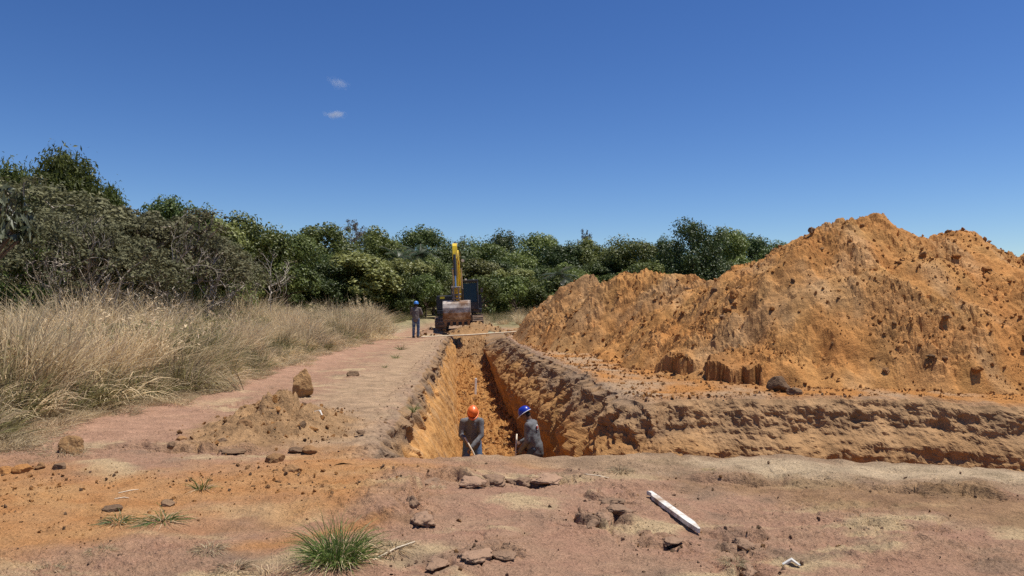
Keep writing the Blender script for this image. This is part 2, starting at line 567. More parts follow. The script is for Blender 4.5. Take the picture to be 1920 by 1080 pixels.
def G(X, Y):
    """height of the ground"""
    X = np.asarray(X, float); Y = np.asarray(Y, float)
    z = 0.05 * fbm(X * 0.28, Y * 0.28, 3, 1) + 0.0135 * np.clip(Y - 42, 0, 90)
    near = np.clip(1.3 - Y / 30.0, 0.0, 1)
    z = z + near * (0.032 * fbm(X * 1.3, Y * 1.6, 3, 5) + 0.010 * fbm(X * 5.5, Y * 7, 3, 9))
    rough = sstep(0.0, 0.5, fbm(X * 0.8, Y * 0.9, 2, 21))
    z = z + near * (0.006 + rough * 0.024) * np.abs(fbm(X * 10, Y * 11, 4, 13, 0.6))
    z = z + 0.10 * sstep(-5.9, -6.9, X) * sstep(6.5, 9, Y)                      # the verge under the grass
    z = z - 0.05 * np.exp(-((X + 5.0 - 0.01 * Y) / 0.6) ** 2) * sstep(9, 13, Y)      # the worn track
    # heap of lumpy spoil left of the trench
    q = np.hypot((X - PILE[0]) / 0.95, (Y - PILE[1]) / 1.5)
    z = z + 0.34 * np.clip(1 - q, 0, 1) ** 1.15 * (1 + 0.6 * fbm(X * 3.1, Y * 3.1, 4, 31, 0.6)) + 0.10 * np.clip(1.25 - q, 0, 1) * np.abs(fbm(X * 7, Y * 7, 3, 33))
    # spoil under the bucket and beside it
    for cx, cy, rx, ry, h in ((-1.9, 41.5, 1.9, 1.1, 0.6), (-4.2, 38.6, 0.9, 1.0, 0.42), (1.3, 41.4, 1.6, 1.4, 0.45)):
        q = np.hypot((X - cx) / rx, (Y - cy) / ry)
        z = z + h * np.clip(1 - q, 0, 1) ** 0.9 * (1 + 0.35 * fbm(X * 1.9, Y * 1.9, 3, 35))
    # crust edges of the foreground
    wx = X + 0.05 * fbm(X * 4.5, Y * 4.5, 3, 41); wy = Y + 0.06 * fbm(X * 4.5, Y * 4.5, 3, 43)
    m = (Y < 20)
    if m.any():
        zz = np.zeros_like(z); mk = np.zeros_like(z)
        for pts, a, w in LEDGES_W:
            xs = [p[0] for p in pts]; ys = [p[1] for p in pts]
            s = m & (X > min(xs) - 1.2) & (X < max(xs) + 1.2) & (Y > min(ys) - 1.2) & (Y < max(ys) + 1.2)
            if not s.any():
                continue
            d, sd_, run = line_sd(wx[s], wy[s], pts)
            sg = d * sd_
            end = np.minimum(sstep(-0.0, 0.12, run), sstep(1.0, 0.88, run))
            amp = 1.05 * a * end * (0.6 + 0.8 * np.clip(0.5 + n2(X[s] * 3, Y[s] * 3, 47), 0, 1))
            mk[s] = np.maximum(mk[s], end * (a > 0.028) * np.where(sg > 0, np.exp(-(d / 0.42) ** 2), np.exp(-(d / 0.22) ** 2)))
            zz[s] += np.where(sg > 0, amp * np.exp(-(sg / w) ** 1.5) * sstep(0, 0.03, sg), -0.55 * amp * np.exp(-(sg / 0.05) ** 2) * sstep(0, -0.012, sg))
        # the crust beside them is broken into plates
        s = mk > 0.05
        if s.any():
            f1, f2, cr_ = worley(X[s] * 4.2 + 0.35 * n2(X[s] * 5, Y[s] * 5, 48), Y[s] * 6.0 + 0.35 * n2(X[s] * 5, Y[s] * 5, 49), 11)
            zz[s] += mk[s] * (0.022 * (cr_ - 0.5) - 0.034 * sstep(0.13, 0.02, f2 - f1))
        z = z + zz
    # small sockets in the crust
    for px, py, r, dp in ((1480, 1000, .07, .05), (1375, 1015, .06, .06), (1240, 1016, .06, .06), (1415, 1072, .07, .06), (815, 1062, .06, .05), (1040, 901, .08, .06), (1165, 965, .06, .05), (1250, 950, .05, .04), (1150, 972, .05, .05)):
        cx, cy = gp(px, py)
        z = z - dp * np.exp(-(((X - cx) / (r * 1.5)) ** 2 + ((Y - cy) / (r * 1.2)) ** 2) ** 2)
    return z


def P2(*pts):
    return [gp(*p) for p in pts]


Z_LOOSE = P2((-200, 890), (60, 872), (210, 893), (420, 872), (600, 846), (700, 858), (840, 862), (930, 870), (1010, 876), (880, 884), (770, 905), (745, 940), (640, 962), (500, 948), (350, 980), (200, 1016), (-200, 1060))
Z_LOOSE2 = P2((640, 985), (760, 965), (690, 1000), (520, 1020), (440, 1018))
Z_TRACK = [(-12, 7.2), (-5.6, 8.0), (-4.2, 9.2), gp(430, 790), gp(400, 745), gp(560, 705), gp(700, 650), gp(800, 606), (-8, 70), (-14, 70), (-7.2, 44), (-6.6, 28), (-6.4, 14), (-7, 9)]
Z_BANK = P2((560, 770), (620, 728), (760, 650), (830, 632), (828, 650), (700, 856), (600, 842), (520, 812))
Z_RIM = P2((880, 868), (1000, 876), (1180, 890), (1400, 900), (1650, 922), (1990, 945), (1990, 800), (900, 800))
Z_PALE = P2((1330, 866), (1500, 868), (1990, 890), (1990, 918), (1700, 908), (1450, 896))
Z_GREY = P2((1240, 896), (1500, 906), (1750, 922), (1990, 940), (1990, 1010), (1800, 985), (1650, 952), (1450, 925), (1280, 912))


def ground_col(X, Y):
    w1 = 0.25 * fbm(X * 1.2, Y * 1.2, 4, 51); w2 = 0.5 * fbm(X * 0.45, Y * 0.45, 4, 55)
    n = np.clip(0.5 + 0.6 * fbm(X * 2.2, Y * 3.2, 4, 57), 0, 1)[..., None]
    c = MAUVE * (1 - 0.45 * n) + (0.45 * n) * (TAN * 0.95)
    k = np.clip(fbm(X * 0.9 + 3, Y * 1.9, 5, 59) * 2.6 - 0.55, 0, 1)[..., None]
    c = c * (1 - 0.8 * k) + PALE * np.array((1.0, 0.97, 0.86)) * 0.8 * k                                       # pale dry patches
    k = np.clip(fbm(X * 1.4, Y * 2.6, 4, 60) * 2.0 - 0.5, 0, 1)[..., None]
    c = c * (1 - 0.55 * k) + GREY * 0.55 * k

    def mix(c, poly, target, soft=0.35, amt=1.0, ww=1.0):
        s = poly_sdf(X, Y, poly) + (w1 + 0.4 * w2) * ww
        k = (sstep(-soft, soft, s) * amt)[..., None]
        return c * (1 - k) + target * k
    c = mix(c, Z_TRACK, REDP * (0.85 + 0.3 * n), 0.5, 0.9)
    c = mix(c, Z_BANK, TAN * (0.75 + 0.45 * n), 0.4, 0.9)
    c = mix(c, Z_RIM, TAN * 0.86 * (0.7 + 0.5 * n), 0.25, 0.85, 0.5)
    c = mix(c, Z_GREY, UMBER * (0.75 + 0.5 * n), 0.2, 0.7, 0.7)
    c = mix(c, Z_PALE, PALE * (0.8 + 0.3 * n), 0.2, 0.75, 0.6)
    c = mix(c, Z_LOOSE, ORANGE * 0.97 * (1 - 0.55 * n) + (OCHRE * 0.6 + TAN * 0.4) * 0.6 * n, 0.6, 0.8, 1.3)
    c = mix(c, Z_LOOSE2, ORANGE * 0.95 + 0 * n, 0.15, 0.7, 0.5)
    q = np.hypot((X - PILE[0]) / 1.0, (Y - PILE[1]) / 1.6)
    k = (sstep(1.25, 0.8, q + w1) * 0.95)[..., None]
    c = c * (1 - k) + (UMBER * 1.25 * (0.7 + 0.6 * n)) * k
    # right shelf between trench and heap: tan, dusted with spoil
    k = (sstep(1.0, 1.6, X + 0.06 * (Y - 20)) * sstep(11.2, 12.2, Y))[..., None]
    sp = np.clip(0.45 + 0.45 * sstep(2.4, 3.2, X) + 0.9 * fbm(X * 0.9, Y * 0.7, 4, 63), 0, 1)[..., None]
    c = c * (1 - k) + (TAN * (1 - sp) + ORANGE * 0.95 * sp) * k
    # verge and the field beyond
    k = (sstep(-6.0, -6.6, X + 0.4 * w2) * sstep(6.5, 8, Y))[..., None]
    c = c * (1 - k) + (STRAWG * (0.6 + 0.6 * n)) * k
    trk = np.exp(-((X + 4.3 + 0.02 * (Y - 40)) / 2.2) ** 2)
    k = (sstep(43, 52, Y + 2 * w2) * (1 - 0.85 * trk))[..., None]
    c = c * (1 - k) + (GRASSG * (0.8 + 0.6 * n)) * k
    # dug and dropped soil at the far end
    k = (sstep(1.15, 0.8, np.hypot((X + 1.6) / 3.2, (Y - 39.8) / 2.2) + w1))[..., None]
    c = c * (1 - k) + (UMBER * 1.1 * (0.7 + 0.6 * n)) * k
    # topsoil showing beside the cut
    return np.clip(c, 0.02, 0.9)


def make_ground():
    a = np.concatenate([-np.geomspace(6, 0.8, 40)[:-1], np.arange(-0.8, 0.8001, 0.0026), np.geomspace(0.8, 6, 40)[1:]])
    ys = [2.2]
    while ys[-1] < 600:
        y = ys[-1]
        ys.append(y * (1.0036 if 4 < y < 10 else 1.006 if 10 <= y < 18 else 1.011 if y < 50 else 1.03))
    Yr = np.array(ys)
    X = a[None, :] * Yr[:, None]; Y = np.repeat(Yr[:, None], len(a), 1)
    # close the sheet round behind the camera
    yb = -np.geomspace(0.2, 300, 14)[::-1]
    Xb = np.repeat((a * 2.2)[None, :], len(yb), 0) * np.linspace(60, 1, len(yb))[:, None]; Yb = np.repeat(yb[:, None], len(a), 1)
    X = np.concatenate([Xb, X]); Y = np.concatenate([Yb, Y])
    Z = G(X, Y)
    c = ground_col(X, Y)
    sd_ = poly_sdf(X, Y, TRENCH)
    fc = 0.25 * (sd_[:-1, :-1] + sd_[1:, :-1] + sd_[1:, 1:] + sd_[:-1, 1:])
    keep = fc < -0.16
    V = np.stack([X, Y, Z], -1)
    nu, nv = X.shape
    F = grid_faces(nu, nv, keep)[:, ::-1]
    me = np_mesh('ground', V.reshape(-1, 3), F, True, c.reshape(-1, 3))
    return tag(link('ground', me, soil_mat('packed_soil', fine=60, bump=0.9, speck=0.34)), kind='structure')


make_ground()


def resample(pts, n_of):
    """points of a polyline, spaced by n_of(y)"""
    pts = [np.array(p, float) for p in pts]
    out = []
    for i in range(len(pts) - 1):
        d = np.linalg.norm(pts[i + 1] - pts[i])
        n = max(2, int(d / n_of(0.5 * (pts[i][1] + pts[i + 1][1]))))
        for k in range(n):
            out.append(i + k / n)
    out.append(len(pts) - 1.0)
    return np.array(out)


def make_wall(name, rim, foot, step, nt_, kind):
    u = resample(rim, step)
    R = smooth_poly(rim, u); Fp = smooth_poly(foot, u)
    dirv = Fp - R
    dl = np.linalg.norm(dirv, axis=1, keepdims=True); dn = dirv / dl
    arc = np.concatenate([[0], np.cumsum(np.linalg.norm(np.diff(R, axis=0), axis=1))])
    # ragged rim line
    if kind == 'right':
        wob = 0.09 * fbm(arc * 1.1, arc * 0 + 2.3, 4, 71) + 0.05 * fbm(arc * 4.5, arc * 0 + 1.3, 3, 73)
    else:
        wob = 0.06 * fbm(arc * 0.9, arc * 0 + 5.3, 4, 75) + 0.03 * fbm(arc * 4.5, arc * 0 + 1.3, 3, 77)
    R = R + dn * wob[:, None]
    lip = np.linspace(-0.5, 0, 16)[:-1]
    q = np.linspace(0, 1, nt_) ** 1.0
    if kind == 'right':
        pit = sstep(5.0, 7.2, u)
        h_t = np.interp(q, [0, .03, .1, .24, .36, .44, .52, .75, 1], [0, .03, .16, .54, .85, .99, .97, .80, .70])
        h_p = np.interp(q, [0, .04, .10, .2, .25, .32, .5, .75, 1], [0, .05, .12, .22, .30, .47, .62, .80, 1])
        H = h_t[None, :] * (1 - pit[:, None]) + h_p[None, :] * pit[:, None]
    else:
        pit = np.zeros_like(u)
        H = np.repeat(np.interp(q, [0, .03, .1, .3, .7, 1], [0, .05, .16, .42, .78, 1.0])[None, :], len(u), 0)
    fz = np.where(pit > 0.5, -2.1, floor_z(Fp[:, 1])) - 0.12
    gz = G(R[:, 0], R[:, 1])
    Xw = R[:, 0:1] + dn[:, 0:1] * dl * H; Yw = R[:, 1:2] + dn[:, 1:2] * dl * H
    Zw = gz[:, None] + (fz - gz)[:, None] * q[None, :]
    A = np.repeat(arc[:, None], nt_, 1); Q = np.repeat(q[None, :], len(u), 0)
    env = sstep(0.0, 0.06, Q)
    dz = -Zw
    if kind == 'right':
        pw = pit[:, None]
        sl = A - 0.12 * dz + 0.12 * fbm(A * 1.3, dz * 1.2, 3, 80)
        fl = fbm(sl * 1.5, dz * 0.42, 4, 81, 0.55, True) - 0.4
        lump = fbm3(Xw * 2.3, Yw * 2.3, Zw * 1.8, 4, 83, 0.55)
        fine = fbm3(Xw * 8, Yw * 8, Zw * 6, 3, 85)
        f1, f2, cr_ = worley(A * 3.2 + 0.5 * lump, dz * 2.6 + 0.3 * fl, 3)
        g1, g2, cs_ = worley(A * 9 + 0.4 * lump, dz * 8, 4)
        blk = 0.15 * (cr_ - 0.5) * sstep(0.0, 0.10, f2 - f1) - 0.05 * sstep(0.12, 0.0, f2 - f1) + 0.05 * (cs_ - 0.5) - 0.015 * sstep(0.15, 0, g2 - g1)
        disp = (0.17 * (fl - 0.35) * (1 - 0.8 * pw) + 0.075 * lump * (1 - 0.4 * pw) + 0.035 * np.abs(fine) + blk * (0.15 + 0.55 * sstep(0.8, 0.3, dz)) * (1 - 0.75 * pw)) * env
        # hollows where blocks of topsoil broke away
        hol = np.clip(fbm(A * 1.15 + 7, dz * 1.7, 3, 87) * 1.7 - 0.55, 0, 1) * np.exp(-((dz - 0.38) / 0.34) ** 2)
        disp = disp - (0.17 - 0.09 * pw) * hol
        led = np.exp(-((dz - 0.16) / 0.10) ** 2) * (0.5 + fbm(A * 2.5, dz * 2, 3, 89))
        disp = disp + 0.09 * led * (1 - 0.4 * pw)
        # crumbled bench along the pit
        disp = disp + pw * (0.05 * np.clip(fbm(A * 1.6, dz * 4.5, 4, 90), -1, 1) + 0.06 * np.clip(fbm(A * 0.5, dz * 1.2, 3, 92), -1, 1)) * env + pw * 0.05 * np.exp(-((dz - 0.72 - 0.12 * np.sin(A * 0.9)) / 0.12) ** 2)
        wash = np.clip(fbm(A * 0.7, dz * 0.3, 2, 88) * 2, 0, 1) * sstep(0.9, 1.5, dz)
        disp = disp + 0.04 * wash * (1 - pw)
        # a fallen lump and the dark socket beside it at the corner
    else:
        sl = A - 0.9 * dz
        fl = fbm(sl * 2.2, dz * 0.35, 4, 91, 0.5)
        lump = fbm3(Xw * 1.3, Yw * 1.3, Zw * 1.0, 3, 93)
        fine = fbm3(Xw * 9, Yw * 9, Zw * 6, 3, 95)
        f1, f2, cr_ = worley(A * 3.0 + 0.5 * lump, dz * 3, 5)
        blk = (0.12 * (cr_ - 0.5) * sstep(0, 0.1, f2 - f1) - 0.04 * sstep(0.12, 0, f2 - f1)) * sstep(0.75, 0.3, dz + 0.4 * lump)
        disp = (0.03 * fl + 0.06 * lump + 0.008 * fine + blk) * env
        hol = np.clip(fbm(A * 1.3 + 3, dz * 1.6, 3, 97) * 1.7 - 0.45, 0, 1) * np.exp(-((dz - 0.28) / 0.22) ** 2)
        disp = disp - 0.2 * hol
        led = np.exp(-((dz - 0.12) / 0.08) ** 2) * (0.4 + fbm(A * 2.5, dz * 2, 3, 99))
        disp = disp + 0.07 * led
    disp = disp * np.clip((gz - fz) / 1.6, 0.08, 1)[:, None]
    Xw = Xw + dn[:, 0:1] * disp; Yw = Yw + dn[:, 1:2] * disp
    Zw = Zw + 0.25 * disp * env
    # lip that lies on the ground outside the rim
    Xl = R[:, 0:1] + dn[:, 0:1] * lip[None, :]; Yl = R[:, 1:2] + dn[:, 1:2] * lip[None, :]
    fade = sstep(-0.5, -0.3, lip)[None, :]
    Zl = G(Xl, Yl) + 0.014 * fade - 0.05 * (1 - fade) - 0.04 * sstep(-0.12, 0, lip)[None, :] + 0.02 * fade * fbm(Xl * 5, Yl * 5, 3, 101) * sstep(-.5, -.2, lip)[None, :]
    # meet the wall's first row
    dzl = (Zl[:, -1] - Zw[:, 0])
    Zw = Zw + (dzl[:, None] - 0.01) * np.exp(-Q / 0.05)
    X = np.concatenate([Xl, Xw], 1); Y = np.concatenate([Yl, Yw], 1); Z = np.concatenate([Zl, Zw], 1)
    # colour: grey topsoil over ochre subsoil
    Cl = ground_col(Xl, Yl)
    kl = (0.55 * sstep(-0.35, 0, lip[None, :] + 0.2 * fbm(Xl * 2, Yl * 2, 3, 103)))[..., None]
    Cl = Cl * (1 - kl) + GREY * 1.25 * kl
    v = np.clip(0.5 + 0.55 * fbm(A * 1.7, dz * 2.6, 4, 105), 0, 1)[..., None]
    if kind == 'right':
        sub = (ORANGE * 0.55 + UMBER * 0.5) * (1 - v) + (OCHRE * 0.75 + UMBER * 0.2) * v
        top = GREY * 1.15 * (1 - v) + UMBER * 1.3 * v
        depth = 0.42 + 0.12 * pit[:, None] + 0.22 * fbm(A * 0.9, dz * 0.7, 4, 107)
        k = sstep(depth + 0.28, depth - 0.12, dz)[..., None]
        Cw = sub * (1 - k) + top * k
        pk = (0.78 * pit[:, None] * sstep(1.75, 0.6, dz + 0.4 * fbm(A * .8, dz, 3, 108)))[..., None]
        Cw = Cw * (1 - pk) + (UMBER * 1.35 * (0.75 + 0.5 * v)) * pk
    else:
        sub = OCHRE * 1.12 * (1 - 0.4 * v) + ORANGE * 1.1 * 0.4 * v
        st = np.clip(fbm((A - 0.9 * dz) * 3.2, dz * 0.5, 3, 109), 0, 1)[..., None]
        sub = sub * (1 - 0.5 * st) + PALE * 0.5 * st
        top = GREY * 1.05 * (1 - v) + UMBER * 1.2 * v
        depth = 0.30 + 0.2 * fbm(A * 0.7, dz * 0.6, 4, 111) + 0.5 * sstep(10.5, 8.0, Yw)
        k = sstep(depth + 0.22, depth - 0.1, dz)[..., None]
        Cw = sub * (1 - k) + top * k
    C = np.concatenate([Cl, Cw], 1)
    V = np.stack([X, Y, Z], -1)
    F = grid_faces(*X.shape)
    if kind == 'left':
        F = F[:, ::-1]
    me = np_mesh(name, V.reshape(-1, 3), F, False, np.clip(C, .02, .9).reshape(-1, 3))
    return tag(link(name, me, soil_mat('cut_soil', fine=45, bump=0.7, speck=0.3)), kind='structure')


make_wall('trench_wall_right', RRIM, RFOOT, lambda y: 0.0021 * y, 100, 'right')
LR = [(float(np.interp(y, LRIM[:, 0], LRIM[:, 1])), y) for y in (7.5, 8.2, 10.4, 13.4, 18.9, 25, 32, 40.5)]
LF = [(float(np.interp(y, LFOOT[:, 0], LFOOT[:, 1])), y) for y in (7.5, 8.2, 10.4, 13.4, 18.9, 25, 32, 40.5)]
make_wall('trench_wall_left', LR, LF, lambda y: 0.0024 * y, 90, 'left')


def make_floor():
    yy = np.concatenate([np.linspace(6, 17, 40), 17 * np.exp(np.arange(1, 430) * 0.00205)])
    t = np.linspace(-0.22, 1.22, 84)
    xl = np.interp(yy, LFOOT[:, 0], LFOOT[:, 1])
    rf = np.array(RFOOT)[::-1]
    rf = rf[rf[:, 1] >= 12.0]; rf = rf[np.argsort(rf[:, 1])]
    xr = np.interp(yy, rf[:, 1], rf[:, 0])
    X = xl[:, None] + (xr - xl)[:, None] * t[None, :]; Y = np.repeat(yy[:, None], len(t), 1)
    # the pit floor runs off to the right nearer the camera
    wide = sstep(13.0, 11.5, yy)[:, None] * np.clip(t - 0.5, 0, 1)[None, :]
    X = X + wide * 26
    Z = floor_z(Y) + 0.07 * fbm(X * 2.0, Y * 1.1, 3, 121)
    # tooth marks of the bucket run along the floor
    tm = np.sin((X + 0.085 * Y + 0.06 * fbm(X * 2, Y * .6, 2, 123)) * 2 * np.pi / 0.27)
    far = sstep(36, 33, Y)
    Z = Z + far * 0.02 * tm + 0.10 * np.abs(fbm(X * 4.5, Y * 3.8, 4, 125, 0.6)) + 0.02 * fbm(X * 14, Y * 12, 2, 127)
    Z = Z + sstep(35, 38, Y) * 0.16 * fbm(X * 1.6, Y * 1.6, 3, 129)
    e_ = sstep(38.6, 40.3, Y)
    Z = Z * (1 - e_) + (G(X, Y) + 0.02) * e_
    v = np.clip(0.5 + 0.6 * fbm(X * 2.5, Y * 1.7, 4, 131), 0, 1)[..., None]
    C = ORANGE * 0.82 * (1 - v) + OCHRE * 0.92 * v
    k = (sstep(35.2, 37.5, Y + fbm(X, Y * .5, 3, 133)) * 0.8)[..., None]
    C = C * (1 - k) + UMBER * 1.2 * (0.8 + 0.4 * v) * k
    V = np.stack([X, Y, Z], -1)
    me = np_mesh('trench_floor', V.reshape(-1, 3), grid_faces(*X.shape)[:, ::-1], False, np.clip(C, .02, .9).reshape(-1, 3))
    tag(link('trench_floor', me, soil_mat('cut_soil')), kind='structure')
    # the near side of the cut, below the foreground rim
    near = [(-1.9, 8.0)] + NEAR[::-1]
    u = resample(near, lambda y: 0.05)
    Rm = smooth_poly(near, u)
    q = np.linspace(0, 1, 24)
    lip = np.linspace(-0.5, 0, 16)[:-1]
    Xl = np.repeat(Rm[:, 0:1], len(lip), 1); Yl = Rm[:, 1:2] + lip[None, :]
    Yl = Yl + (0.05 * fbm(Rm[:, 0] * 1.4, Rm[:, 0] * 0, 3, 137))[:, None]
    fade = sstep(-0.5, -0.3, lip)[None, :]
    Zl = G(Xl, Yl) + 0.012 * fade - 0.05 * (1 - fade) + 0.014 * fade * fbm(Xl * 5, Yl * 5, 3, 139)
    Xw = np.repeat(Rm[:, 0:1], len(q), 1)
    Yw = Yl[:, -1:] + 0.02 + 0.7 * q[None, :] + 0.08 * fbm(Xw * 2, q[None, :] * 4, 3, 141) * q[None, :]
    Zw = Zl[:, -1:] - 0.02 - 2.3 * q[None, :]
    X = np.concatenate([Xl, Xw], 1); Y = np.concatenate([Yl, Yw], 1); Z = np.concatenate([Zl, Zw], 1)
    C = np.concatenate([ground_col(Xl, Yl), np.ones(Xw.shape)[..., None] * (UMBER * 1.2)], 1)
    me = np_mesh('trench_wall_near', np.stack([X, Y, Z], -1).reshape(-1, 3), grid_faces(*X.shape)[:, ::-1], True, C.reshape(-1, 3))
    tag(link('trench_wall_near', me, soil_mat('packed_soil')), kind='structure')


make_floor()

# ---------------------------------------------------------------- spoil heaps
CREST1 = [(5.6, 22.6, 2.2), (6.1, 21.6, 2.3), (6.9, 20.4, 2.8), (7.9, 18.9, 3.62), (8.3, 18.6, 3.74), (9.35, 18.5, 3.70), (9.9, 18.7, 3.40), (10.6, 19.1, 2.85), (11.3, 19.3, 3.35), (11.9, 19.4, 3.36), (12.7, 19.6, 3.02), (14.5, 19.6, 3.1), (17, 19.6, 3.0), (21, 19.5, 2.6)]
CREST2 = [(0.6, 38.0, 0.55), (1.7, 35.0, 1.6), (2.7, 32.4, 2.45), (3.2, 31.4, 2.62), (3.75, 29.4, 2.2), (4.35, 27.0, 2.72), (4.9, 26.4, 2.62), (5.6, 25.4, 2.7), (6.2, 24.8, 2.3), (7.0, 23.5, 2.2)]


def crest_h(X, Y, crest, slope, k=0.16):
    """smooth union of cones along a crest line"""
    acc = np.zeros(X.shape)
    for i in range(len(crest) - 1):
        ax, ay, az = crest[i]; bx, by, bz = crest[i + 1]
        ex, ey = bx - ax, by - ay
        t = np.clip(((X - ax) * ex + (Y - ay) * ey) / (ex * ex + ey * ey), 0, 1)
        d = np.hypot(X - ax - t * ex, Y - ay - t * ey)
        z = az + t * (bz - az) - (np.sqrt(d * d + 0.12) - 0.34) * slope
        acc = acc + np.exp(np.clip(z, -9, 9) / k)
    return k * np.log(acc + 1e-12) - k * 0.4


def heap_h(X, Y, which):
    crest, slope, sd_ = (CREST1, 0.80, 0) if which == 1 else (CREST2, 0.92, 200)
    wx = X + 0.35 * fbm(X * 0.5, Y * 0.5, 3, 151 + sd_); wy = Y + 0.35 * fbm(X * 0.5, Y * 0.5, 3, 153 + sd_)
    h = crest_h(wx, wy, crest, slope)
    h = h + 0.22 * fbm(X * 0.7, Y * 0.7, 3, 155 + sd_) + 0.13 * (0.5 - np.abs(fbm(X * 0.55 + 5, Y * 0.55, 2, 156 + sd_)))
    m = sstep(-0.3, 0.5, fbm(X * 0.6, Y * 0.6, 3, 157 + sd_))                      # lumpy areas against smooth slides
    up = sstep(0.1, 0.6, h)
    h = h + (0.03 + 0.10 * m) * up * np.abs(fbm(X * 2.6, Y * 2.6, 4, 159 + sd_, 0.55)) + (0.012 + 0.045 * m) * up * np.abs(fbm(X * 8, Y * 8, 3, 161 + sd_))
    h = h + 0.01 * up * fbm(X * 3, Y * 2.4, 2, 163 + sd_)
    f1, f2, cr_ = worley(X * 3.4 + 0.4 * m, Y * 3.4, 6); g1, g2, cs_ = worley(X * 8, Y * 8, 7)
    hl = np.clip(fbm(X * 1.1 + 7, Y * 1.1, 4, 169 + sd_, 0.6) - 0.25, 0, 1)
    h = h - 0.20 * up * hl
    k1, k2, ck_ = worley(X * 1.7 + 0.5 * m, Y * 1.7, 9)
    h = h + up * m * 0.22 * np.clip(ck_ - 0.62, 0, 1) * sstep(0.0, 0.22, k2 - k1)
    h = h + up * ((0.04 + 0.16 * m) * np.clip(cr_ - 0.55, 0, 1) * sstep(0.02, 0.3, f2 - f1) + (0.03 + 0.09 * m) * np.clip(cs_ - 0.35, 0, 1) * sstep(0.02, 0.35, g2 - g1))
    h = h * sstep(0.05, 0.9, -poly_sdf(X, Y, TRENCH)) - 0.03
    if which == 1:
        # the eroded bank at the heap's near left foot
        for pts, a in (([(3.2, 17.6), (3.65, 16.6), (3.9, 16.0)], 0.24), ([(3.95, 15.9), (4.25, 15.4), (4.65, 14.75), (5.1, 14.6)], 0.30), ([(2.6, 19.8), (2.9, 18.6), (3.2, 18.0)], 0.15)):
            d, s, run = line_sd(X + .20 * fbm(X * 2.2, Y * 2.2, 4, 165), Y + .20 * fbm(X * 2.2, Y * 2.2, 4, 167), pts)
            sg = d * s
            e = np.minimum(sstep(0, .2, run), sstep(1, .8, run))
            h = h + e * np.where(sg > 0, a * np.exp(-(sg / 0.7) ** 2) * sstep(0, 0.05, sg), -0.10 * np.exp(-(sg / 0.25) ** 2))
        h = np.maximum(h, -0.2 + 0 * h)
    return h


def make_heap(name, which, ar, yr, label):
    a = np.arange(ar[0], ar[1], 0.0021)
    ys = [yr[0]]
    while ys[-1] < yr[1]:
        ys.append(ys[-1] * 1.0036)
    Yr = np.array(ys)
    X = a[None, :] * Yr[:, None]; Y = np.repeat(Yr[:, None], len(a), 1)
    H = heap_h(X, Y, which)
    Z = G(X, Y) + np.maximum(H, -0.06)
    keep = (np.maximum.reduce([H[:-1, :-1], H[1:, :-1], H[1:, 1:], H[:-1, 1:]]) > -0.04)
    rim_in = poly_sdf(X, Y, TRENCH)
    keep &= (rim_in[:-1, :-1] < -0.1)
    v = np.clip(0.5 + 0.55 * fbm(X * 0.9, Y * 0.9, 5, 171), 0, 1)[..., None]
    C = ORANGE * 1.0 * (1 - v) + OCHRE * 0.95 * v
    r = np.clip(fbm(X * 0.5 + 9, Y * 0.5, 4, 173) * 1.4 - 0.1, 0, 1)[..., None]
    C = C * (1 - 0.6 * r) + RUST * 0.6 * r
    d = np.clip(fbm(X * 0.35, Y * 0.35 + 4, 4, 175) * 1.5 - (0.35 if which == 1 else 0.05), 0, 1)[..., None]
    C = C * (1 - 0.65 * d) + UMBER * 1.15 * 0.65 * d
    pl = np.clip(fbm(X * 0.8 + 2, Y * 0.5, 4, 177) * 1.6 - 0.3, 0, 1)[..., None]
    C = C * (1 - 0.5 * pl) + (OCHRE * 0.5 + PALE * 0.5) * 1.05 * 0.5 * pl
    f1, f2, cr_ = worley(X * 3.4, Y * 3.4, 6)
    C = C * (0.84 + 0.32 * cr_)[..., None]
    if which == 1:
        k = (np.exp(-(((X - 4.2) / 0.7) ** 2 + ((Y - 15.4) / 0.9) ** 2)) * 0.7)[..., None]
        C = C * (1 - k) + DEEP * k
    else:
        k = (sstep(28, 33, Y + 2 * v[..., 0]) * 0.5)[..., None]
        C = C * (1 - k) + UMBER * 1.2 * k
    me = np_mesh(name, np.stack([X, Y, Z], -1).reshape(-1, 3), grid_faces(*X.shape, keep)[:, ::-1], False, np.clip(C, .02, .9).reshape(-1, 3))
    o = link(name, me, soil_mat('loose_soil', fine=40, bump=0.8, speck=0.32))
    return tag(o, label, 'soil heap', 'spoil heaps along the trench')


make_heap('soil_heap', 1, (0.10, 1.05), (12.6, 25), 'large near heap of orange soil with the highest peak, behind the pit')
make_heap('soil_heap', 2, (-0.04, 0.40), (19, 42), 'lower farther heap of orange soil reaching back along the trench to the excavator')


def surf(X, Y):
    """ground or heap, whichever is higher"""
    X = np.asarray(X, float); Y = np.asarray(Y, float)
    return G(X, Y) + np.maximum(0, np.maximum(np.where(X > 0.5, heap_h(X, Y, 1), -1), np.where(X > -0.5, heap_h(X, Y, 2), -1)))

